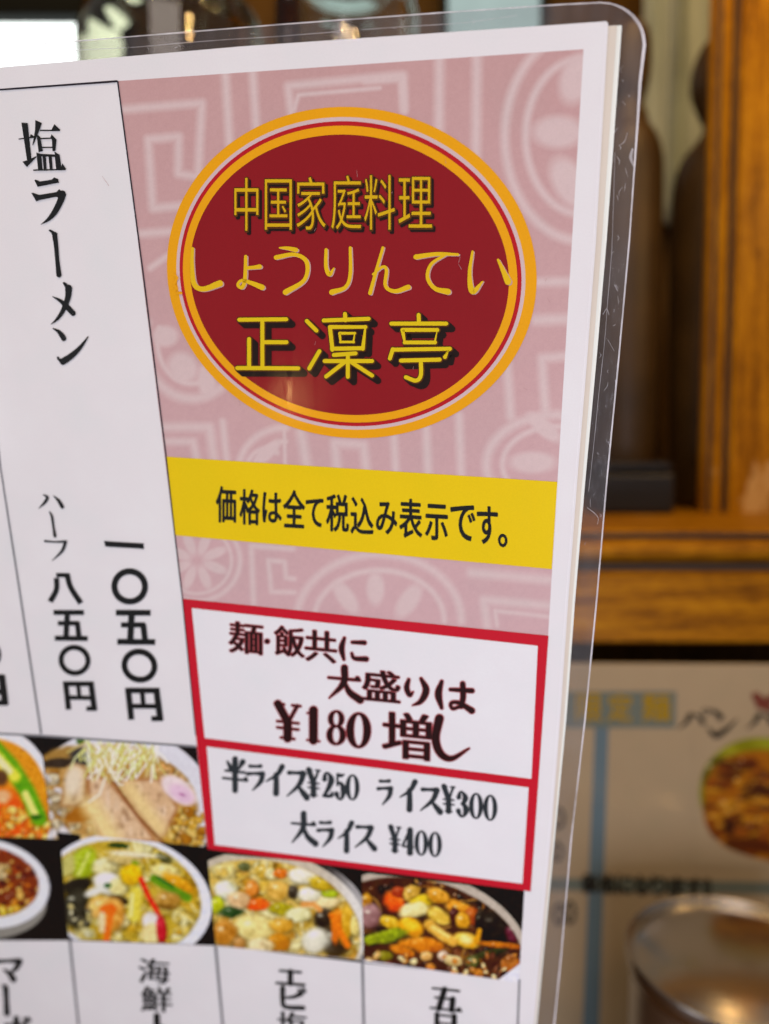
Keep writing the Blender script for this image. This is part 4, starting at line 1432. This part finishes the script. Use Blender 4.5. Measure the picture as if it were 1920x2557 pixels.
# black ground behind the bowls
flat(MENU, 'picture_ground', [(-700, 1820), (-700, 2060), (-60, 2091), (135, 2094), (517, 2119), (1320, 2222), (1308, 2229), (1292, 2449), (536, 2361), (171, 2348), (-60, 2348), (-700, 2330), (-900, 2330), (-900, 1790), (0, 1832), (491, 1866), (516, 2119), (135, 2095), (-60, 2092), (-699, 2061), (-699, 1821)][0:0] or [(-900, 1800), (0, 1831), (104, 1836), (490, 1863), (517, 2119), (1308, 2222), (1292, 2449), (536, 2361), (171, 2348), (-60, 2348), (-900, 2330)], L(1), print_mat('picture_black', tuple(ink(BLK))), menu)
band(MENU, 'frame_rule', [(-900, 1796), (0, 1829), (104, 1834), (490, 1861)], [(-900, 1801), (0, 1834), (104, 1839), (490, 1866)], L(4), M_grey_ink, menu)

# roast pork noodles
z1 = crop(0, 1800, 2.966)
ph = Photo([(310, 108), (1458, 190), (1536, 948), (386, 872)], 190, 130, z1, 11)
ph.fill(BLK)
bowl = ph.ell(900, 640, 690, 580, (206, 200, 210), 6, 0.02)
ph.mix(np.clip((ph.X - 240 - 1.25 * (ph.Y - 100)) / 30, 0, 1) * 0 + np.clip((430 - ph.X) / 25, 0, 1) * np.clip((ph.Y - 560) / 80, 0, 1), (214, 208, 220))
br = ph.ell(860, 600, 620, 430, (176, 136, 84), 10, 0.1, 0.1)
ph.scatter(150, (380, 200, 1480, 940), 34, [(196, 168, 118), (160, 118, 62), (206, 186, 148), (150, 104, 44), (188, 150, 96)], br)
ph.strands(34, (380, 250, 1500, 930), 220, 14, [(206, 178, 124), (186, 146, 84), (214, 194, 150)], br)
ph.ell(430, 270, 140, 70, (150, 116, 66), -20, 0.5, 0.3)
ph.scatter(60, (330, 380, 560, 860), 30, [(206, 196, 200), (176, 156, 128), (200, 184, 160), (150, 126, 96)], None)
ph.ell(600, 690, 120, 60, (156, 100, 36), -20, 0.5, 0.4)
ph.scatter(60, (1200, 250, 1500, 480), 20, [(190, 140, 86), (170, 120, 66), (204, 164, 112)], br)
ph.scatter(60, (1220, 640, 1520, 930), 32, [(170, 124, 40), (190, 150, 70), (150, 98, 20), (206, 176, 110)], None)
ph.ell(440, 310, 130, 36, (58, 46, 38), -5, 0.5, 0.3)
ph.ell(620, 260, 100, 70, (62, 58, 58), 15, 0.4, 0.4)
ph.ell(600, 150, 34, 24, (70, 96, 40), 0, 0.5)


def slab(pts, c, edge, soft=14):
    """convex slice of meat"""
    s_ = np.full(len(ph.X), 1e9)
    for (a, b), (c2_, d) in zip(pts, pts[1:] + pts[:1]):
        nx_, ny_ = (d - b), -(c2_ - a)
        k = math.hypot(nx_, ny_)
        s_ = np.minimum(s_, -((ph.X - a) * nx_ + (ph.Y - b) * ny_) / k)
    al = np.clip(s_ / soft + 0.5, 0, 1)
    ph.mix(al, edge)
    ph.mix(np.clip((s_ - 10) / 26, 0, 1), c)
    n_ = ph.vn(46, 0.6, 1.8)
    ph.mix(np.clip((s_ - 20) / 40, 0, 1) * np.clip((n_ - 0.5) * 2.2, 0, 0.7), (214, 188, 168))
    ph.mix(np.clip((s_ - 26) / 40, 0, 1) * np.clip((ph.vn(40, 0.7, 1.5) - 0.66) * 3, 0, 0.6), (140, 104, 78))


slab([(530, 310), (660, 340), (640, 600), (560, 640), (440, 640), (470, 480)], (206, 180, 144), (164, 124, 84), 26)
ph.ell(540, 440, 60, 110, (214, 196, 178), 10, 0.7)
slab([(880, 420), (1180, 420), (1330, 640), (1220, 860), (1140, 830), (960, 600)], (200, 166, 136), (158, 112, 76), 26)
ph.line([(960, 500), (1180, 800)], 110, (214, 186, 140), 1.4)
slab([(640, 380), (830, 430), (1000, 660), (1200, 900), (760, 910), (700, 740), (650, 560)], (204, 172, 144), (156, 108, 72), 26)
ph.line([(680, 640), (830, 860)], 140, (220, 194, 146), 1.4)
ph.line([(835, 440), (1010, 690), (1210, 900)], 16, (120, 70, 44), 0.8)
for k in range(90):
    x0_ = 620 + ph.rng.rand() * 560
    y0_ = 130 + ph.rng.rand() * 120
    x1_, y1_ = x0_ + ph.rng.randn() * 90 + (820 - x0_) * 0.15, y0_ + 70 + ph.rng.rand() * 170
    ph.line([(x0_, y0_), ((x0_ + x1_) / 2 + ph.rng.randn() * 20, (y0_ + y1_) / 2), (x1_, y1_)], 10 + 6 * ph.rng.rand(), [(220, 218, 200), (206, 204, 160), (196, 190, 120), (226, 222, 212), (190, 170, 110)][ph.rng.randint(5)], 0.9)
for P_ in ([(780, 300), (880, 470), (910, 470)], [(780, 420), (740, 540), (660, 600)], [(760, 330), (720, 430)], [(1130, 330), (1120, 450)]):
    ph.line(P_, 16, (222, 210, 198), 0.9)
ph.ell(1320, 510, 150, 82, (216, 196, 200), 38, 0.3)
ph.ell(1345, 540, 100, 56, (208, 176, 196), 34, 0.6)
ph.ell(1350, 545, 26, 10, (176, 120, 160), 20, 0.8)
ph.mix(np.clip((ph.X - 1360 - (ph.Y - 190) * -0.0) / 8, 0, 1) * np.clip((218 + (ph.X - 1360) * 0.35 - ph.Y) / 8, 0, 1), BLK)
ph.grain(10, 26, fine=0.35)
ph.build(MENU, 'food_picture', L(2), menu)['label'] = 'bowl of noodles with sliced pork and a pink fish cake'

# orange noodles at the left edge
ph = Photo([(-700, 60), (300, 108), (384, 872), (-700, 830)], 150, 120, z1, 12)
ph.fill(BLK)
ph.ell(-60, 600, 470, 560, (216, 212, 224), 0, 0.02)
ph.mix(np.clip((ph.X - 330) / 12, 0, 1) * np.clip((ph.Y - 640) / 12, 0, 1), (214, 208, 220))
o_ = ph.ell(-60, 640, 440, 520, (204, 138, 40), 0, 0.04, 0.06)
ph.ell(20, 700, 240, 170, (222, 92, 24), 20, 0.6, 0.3, 0, o_)
ph.scatter(110, (-100, 650, 380, 860), 26, [(222, 150, 48), (200, 96, 20), (230, 190, 110), (212, 120, 30)], o_)
ph.line([(-60, 180), (80, 330), (200, 520), (290, 720)], 120, (96, 148, 18), 0.5, o_)
ph.line([(-80, 200), (30, 330), (110, 410)], 90, (214, 206, 80), 0.7, o_)
ph.line([(-30, 260), (70, 370)], 50, (232, 226, 170), 0.8, o_)
ph.line([(190, 540), (260, 690)], 52, (228, 222, 130), 0.7, o_)
ph.ell(270, 712, 44, 20, (52, 96, 20), 0, 0.5)
ph.ell(10, 420, 50, 60, (90, 60, 40), 0, 0.6)
ph.ell(20, 560, 60, 50, (224, 170, 130), 0, 0.7)
ph.grain(14, 20)
ph.build(MENU, 'food_picture', L(2), menu)['label'] = 'bowl of orange noodles cut off by the left edge'

# seafood bowl
z2 = crop(100, 2050, 3.611)
ph = Photo([(155, 100), (1575, 240), (1640, 1120), (262, 1068)], 200, 150, z2, 13)
ph.fill(BLK)
ph.mix(np.clip((1000 - ph.X) / 10, 0, 1) * np.clip((190 + (ph.X - 350) * 0.08 - ph.Y) / 14, 0, 1) * np.clip((ph.X - 360) / 10, 0, 1), (196, 164, 112))
wb_ = ph.ell(790, 690, 770, 560, (214, 210, 226), 14, 0.012)
o_ = ph.ell(760, 680, 705, 500, (186, 156, 60), 12, 0.05, 0.04)
ph.scatter(130, (180, 200, 1480, 1080), 60, [(206, 184, 104), (176, 138, 30), (214, 200, 150), (190, 150, 44), (196, 170, 90), (160, 134, 40)], o_)
ph.strands(70, (200, 220, 1480, 1080), 260, 17, [(220, 200, 130), (206, 180, 90), (190, 160, 60), (226, 212, 160)], o_)
ph.ell(390, 380, 110, 150, (158, 168, 40), 25, 0.4, 0.3, 20, o_)
ph.line([(440, 290), (350, 480)], 30, (198, 200, 110), 0.8, o_)
ph.ell(250, 400, 70, 110, (186, 176, 110), 20, 0.5, 0.3, 0, o_)
ph.ell(590, 400, 120, 70, (220, 206, 160), -8, 0.35, 0.3, 20, o_)
ph.ell(760, 330, 150, 60, (204, 180, 124), 5, 0.4, 0.4, 15, o_)
ph.ell(710, 220, 95, 26, (42, 62, 30), 3, 0.4, 0.3, 0, o_)
ph.ell(1120, 340, 80, 40, (76, 74, 44), 25, 0.5, 0.6, 0, o_)
ph.ell(860, 300, 260, 20, (220, 206, 180), 5, 0.6, 0.4, 0, o_)
ph.ell(620, 560, 150, 95, (228, 222, 216), 18, 0.3, 0.2, 22, o_)
ph.ell(700, 590, 80, 80, (222, 206, 150), 0, 0.5, 0.2, 10, o_)
ph.ell(610, 580, 34, 24, (58, 92, 48), 0, 0.5)
ph.ell(820, 480, 100, 90, (216, 174, 20), 10, 0.35, 0.25, 24, o_)
ph.ell(860, 375, 36, 22, (130, 140, 30), 10, 0.5)
ph.ell(1130, 450, 120, 64, (218, 196, 134), 8, 0.35, 0.2, 24, o_)
ph.ell(1250, 560, 150, 60, (198, 140, 26), 30, 0.5, 0.3, 20, o_)
ph.line([(1030, 520), (1330, 690)], 76, (96, 132, 26), 0.5, o_)
ph.line([(1060, 510), (1200, 590)], 26, (40, 96, 34), 0.8, o_)
ph.ell(330, 580, 140, 60, (40, 34, 28), -12, 0.35, 0.3, 0, o_)
ph.ell(320, 760, 120, 190, (50, 46, 36), 12, 0.35, 0.3, 10, o_)
ph.ell(480, 640, 80, 34, (216, 210, 206), -20, 0.6)
ph.ell(720, 710, 90, 36, (46, 36, 26), 18, 0.4)
ph.ell(560, 770, 140, 90, (214, 166, 96), -10, 0.4, 0.2, 30)
ph.ell(660, 840, 100, 150, (212, 154, 78), 10, 0.4, 0.15, 20)
ph.ell(620, 790, 80, 46, (218, 102, 32), -8, 0.5, 0.3)
ph.line([(640, 820), (620, 930), (600, 1060)], 60, (220, 112, 40), 0.7)
ph.line([(560, 840), (560, 980)], 50, (222, 196, 160), 0.8)
ph.line([(860, 640), (850, 850)], 110, (214, 194, 84), 0.6, o_)
ph.line([(830, 660), (820, 850)], 30, (224, 214, 150), 0.9, o_)
ph.ell(1150, 710, 110, 80, (178, 136, 70), 0, 0.5, 0.4, 20, o_)
ph.ell(1140, 770, 90, 20, (120, 84, 30), 5, 0.6)
ph.line([(910, 520), (980, 680), (1050, 800), (1090, 900)], 46, (204, 52, 34), 0.5)
ph.ell(1000, 900, 80, 80, (220, 206, 206), 0, 0.4, 0.15, 14)
ph.ell(1010, 1010, 90, 90, (222, 200, 150), 0, 0.4)
ph.ell(1095, 980, 46, 120, (176, 34, 48), -4, 0.35, 0.2, 24)
ph.ell(450, 1010, 60, 40, (190, 180, 130), 30, 0.5)
ph.scatter(24, (240, 760, 480, 1060), 26, [(200, 190, 160), (70, 64, 50), (176, 160, 110)], o_)
cutm = np.clip((ph.Y - 1085 - (ph.X - 300) * 0.03) / 6, 0, 1)
ph.mix(cutm, (214, 208, 222))
ph.grain(16, 26)
ph.build(MENU, 'food_picture', L(2) + 1e-5, menu)['label'] = 'bowl of seafood and vegetables with a red crab claw'

# shrimp bowl
z3 = crop(480, 2080, 3.611)
ph = Photo([(136, 176), (1532, 300), (1546, 1146), (214, 1022)], 180, 130, z3, 14)
ph.fill(BLK)
ph.ell(700, 820, 900, 650, (186, 172, 158), 13, 0.012)
ph.mix(np.clip((ph.X - 1150) / 300, 0, 1) * np.clip((ph.Y - (420 + (ph.X - 1150) * 0.5) + 260) / 40, 0, 1) * (np.hypot((ph.X - 700) / 900, (ph.Y - 820) / 650) < 1.0) * 0.7, (216, 210, 214))
o_ = ph.ell(690, 840, 830, 590, (200, 168, 92), 13, 0.04, 0.04)
ph.scatter(150, (140, 250, 1540, 1130), 70, [(214, 192, 130), (186, 140, 50), (220, 206, 160), (206, 170, 90), (196, 160, 70), (180, 136, 60)], o_)
ph.strands(40, (150, 250, 1530, 1120), 240, 20, [(220, 200, 140), (206, 176, 96), (226, 214, 176)], o_)
for a_ in [(290, 510, 90, 80, (226, 222, 204)), (220, 640, 70, 80, (176, 178, 40)), (360, 710, 105, 50, (44, 70, 34)), (470, 300, 54, 40, (96, 96, 60)), (540, 500, 64, 80, (204, 130, 60)),
           (590, 640, 110, 50, (226, 92, 20)), (800, 360, 62, 42, (200, 108, 34)), (990, 380, 120, 70, (224, 214, 196)), (780, 510, 110, 90, (206, 164, 86)), (910, 530, 48, 60, (60, 50, 40)),
           (420, 600, 100, 70, (208, 172, 132)), (1060, 560, 110, 66, (224, 216, 196)), (1220, 620, 120, 56, (222, 200, 156)), (1240, 540, 80, 36, (160, 170, 40)), (800, 680, 110, 50, (164, 148, 30)),
           (960, 730, 110, 60, (224, 214, 170)), (1180, 770, 90, 90, (56, 44, 34)), (1290, 960, 130, 140, (64, 50, 34)), (560, 850, 190, 120, (220, 200, 140)), (290, 900, 110, 110, (178, 122, 50)),
           (810, 830, 110, 60, (200, 150, 60)), (1120, 960, 130, 110, (216, 208, 194)), (780, 980, 100, 80, (186, 124, 30)), (620, 1010, 110, 60, (218, 196, 156)), (1380, 800, 90, 170, (196, 152, 50)),
           (1300, 840, 46, 150, (204, 112, 24)), (1480, 800, 50, 120, (220, 198, 130)), (420, 990, 60, 60, (170, 124, 70)), (1180, 450, 120, 60, (190, 160, 50))]:
    ph.ell(a_[0], a_[1], a_[2], a_[3], a_[4], -10 + 20 * ph.rng.rand(), 0.4, 0.35, 22, o_)
ph.line([(1260, 740), (1330, 880), (1400, 1010)], 60, (212, 116, 20), 0.7, o_)
ph.line([(1150, 690), (1100, 640), (1000, 640)], 50, (212, 150, 90), 0.8, o_)
ph.mix(np.clip((ph.Y - 1010 - (ph.X - 220) * 0.098) / 8, 0, 1), (214, 208, 222))
ph.grain(16, 26)
ph.build(MENU, 'food_picture', L(2) + 1.5e-5, menu)['label'] = 'bowl of shrimp and egg with white bean curd'

# dark mixed topping bowl
z4 = crop(860, 2130, 3.322)
ph = Photo([(145, 160), (1492, 318), (1446, 1072), (160, 900)], 190, 130, z4, 15)
ph.fill(BLK)
ph.ell(660, 760, 900, 600, (176, 162, 152), 16, 0.012)
o_ = ph.ell(640, 790, 870, 560, (66, 34, 18), 16, 0.03, 0.03)
ph.scatter(170, (150, 230, 1480, 1060), 34, [(96, 54, 24), (40, 22, 16), (130, 86, 40), (28, 18, 14), (110, 64, 40), (74, 40, 30)], o_)
ph.scatter(60, (500, 210, 1460, 620), 22, [(170, 126, 70), (130, 84, 40), (190, 150, 96)], o_ * np.clip((np.hypot((ph.X - 640) / 870, (ph.Y - 790) / 560) - 0.86) / 0.05, 0, 1))
ph.strands(36, (150, 240, 1470, 1060), 180, 14, [(110, 66, 26), (150, 96, 40), (60, 34, 18), (176, 130, 70)], o_)
for a_ in [(180, 390, 50, 60, (176, 124, 30), 0), (220, 520, 90, 100, (146, 108, 108), 0), (420, 410, 110, 70, (218, 96, 24), 40), (460, 320, 70, 40, (150, 56, 24), 10), (560, 330, 80, 60, (190, 150, 70), -40),
           (640, 400, 110, 50, (206, 174, 40), -15), (780, 350, 100, 60, (196, 140, 50), 20), (580, 470, 130, 60, (222, 204, 150), -12), (380, 570, 90, 50, (206, 164, 50), 20), (550, 610, 105, 80, (222, 158, 34), 25),
           (780, 520, 110, 60, (212, 174, 80), 30), (960, 460, 140, 60, (204, 138, 44), 25), (1060, 520, 70, 70, (160, 78, 24), 0), (910, 510, 40, 60, (70, 28, 26), 0), (980, 560, 60, 70, (206, 150, 50), -20),
           (1020, 720, 110, 60, (222, 176, 70), 20), (330, 690, 190, 52, (134, 142, 20), -14), (640, 760, 190, 60, (192, 116, 26), 4), (480, 810, 120, 36, (186, 110, 22), 20), (1130, 560, 50, 90, (34, 24, 14), 0),
           (1240, 600, 130, 140, (26, 18, 12), 20), (1410, 650, 80, 80, (92, 34, 50), 0), (1290, 760, 190, 24, (176, 102, 18), 6), (1200, 830, 150, 28, (50, 52, 20), -14), (340, 850, 60, 40, (120, 110, 16), 0),
           (680, 850, 50, 40, (206, 160, 100), 0), (820, 850, 44, 44, (196, 166, 146), 0), (900, 890, 70, 44, (206, 180, 130), 10), (1060, 900, 60, 50, (86, 86, 44), 0), (1380, 920, 80, 60, (160, 96, 40), 0)]:
    ph.ell(*a_[:5], a_[5], 0.35, 0.3, 26, o_)
ph.line([(700, 590), (810, 680), (900, 730)], 84, (214, 164, 76), 0.6, o_)
ph.line([(730, 610), (860, 690)], 30, (228, 196, 120), 0.9, o_)
ph.line([(1060, 760), (1110, 690), (1120, 640)], 40, (206, 146, 30), 0.7, o_)
ph.ell(560, 600, 60, 34, (230, 184, 60), 20, 0.8)
ph.ell(1010, 715, 54, 34, (230, 206, 140), 20, 0.8)
ph.scatter(60, (170, 840, 1440, 1040), 26, [(210, 170, 110), (186, 120, 50), (90, 46, 30), (220, 196, 150), (150, 90, 40)], o_)
ph.mix(np.clip((ph.Y - 880 - (ph.X - 160) * 0.146) / 8, 0, 1), (214, 208, 222))
ph.mix(np.clip((ph.Y - 1050 + (ph.X - 1270) * 0.75) / 8, 0, 1) * np.clip((ph.X - 1240) / 8, 0, 1), (214, 208, 222))
ph.grain(16, 24)
ph.build(MENU, 'food_picture', L(2) + 2e-5, menu)['label'] = 'dark bowl with mushrooms and vegetables'

# spicy bowl at the left edge
z5 = crop(0, 1917, 1.7302)
ph = Photo([(-500, 302), (262, 312), (296, 742), (-500, 745)], 120, 90, z5, 16)
ph.fill((24, 16, 14))
ph.ell(-60, 590, 262, 150, (136, 130, 126), 0, 0.03)
ph.ell(-60, 500, 276, 192, (214, 210, 224), 8, 0.02)
o_ = ph.ell(-64, 490, 232, 152, (120, 54, 20), 8, 0.05)
ph.scatter(110, (-40, 330, 180, 640), 14, [(190, 120, 30), (96, 34, 14), (160, 74, 20), (206, 164, 90), (74, 24, 12), (180, 96, 20)], o_)
ph.scatter(14, (-20, 420, 80, 480), 20, [(206, 180, 140), (190, 160, 110)], o_)
ph.scatter(24, (-40, 590, 110, 650), 14, [(210, 180, 70), (200, 150, 40)], o_)
ph.grain(10, 10)
ph.build(MENU, 'food_picture', L(2) + 1.2e-5, menu)['label'] = 'white bowl of red spicy topping on black'

# ---- lower cells: rules and the first letters of each dish
z6 = crop(0, 2280, 2.5167)
z7 = crop(600, 2280, 2.5167)
for P_, Q_, cv in (([(432, 172), (486, 697), (540, 1200)], [(448, 172), (500, 697), (554, 1200)], z6), ([(1346, 205), (1392, 697), (1440, 1200)], [(1364, 205), (1408, 697), (1456, 1200)], z6),
                   ([(758, 262), (768, 697), (776, 1200)], [(776, 262), (784, 697), (792, 1200)], z7), ([(1748, 415), (1738, 697), (1722, 1200)], [(1760, 415), (1750, 697), (1734, 1200)], z7)):
    band(MENU, 'cell_rule', P_, Q_, L(4), M_grey_ink, menu, cv)
p = Pen()
mincho(p, 'マ', 62, 350, 150, 138, 0.02, weight=1.2)
mincho(p, 'ー', 38, 540, 120, 186, weight=1.2)
mincho(p, 'ボ', 110, 735, 170, 170, 0.02, weight=1.2)
p.build(MENU, 'dish_name', L(4), M_black_ink, menu, z6)
t = Type(MENU, z6)
for ch, a, b, c_, d in (('海', 874, 286, 1066, 440), ('鮮', 890, 462, 1080, 618)):
    t.put(ch, a, b, c_, d, 0.06, 0.0, copies=(-5, -2.5, 0, 2.5, 5))
t.build('dish_name', L(4), M_black_ink, menu)
p = Pen()
mincho(p, 'ト', 1000, 730, 170, 180, 0.05, weight=1.2)
p.build(MENU, 'dish_name', L(4) + 1e-5, M_black_ink, menu, z6)
p = Pen()
mincho(p, 'エ', 315, 404, 182, 100, 0.09, weight=1.2)
mincho(p, 'ビ', 325, 532, 170, 140, 0.09, weight=1.2)
p.build(MENU, 'dish_name', L(4), M_black_ink, menu, z7)
t = Type(MENU, z7)
t.put('塩', 236, 618, 416, 790, 0.09, 0.0, copies=(-5, -2.5, 0, 2.5, 5))
t.build('dish_name', L(4), M_black_ink, menu)
p = Pen()
mincho(p, '五', 1292, 540, 200, 146, 0.11, weight=1.2)
mincho(p, '目', 1290, 715, 160, 166, 0.11, weight=1.2)
p.build(MENU, 'dish_name', L(4), M_black_ink, menu, z7)
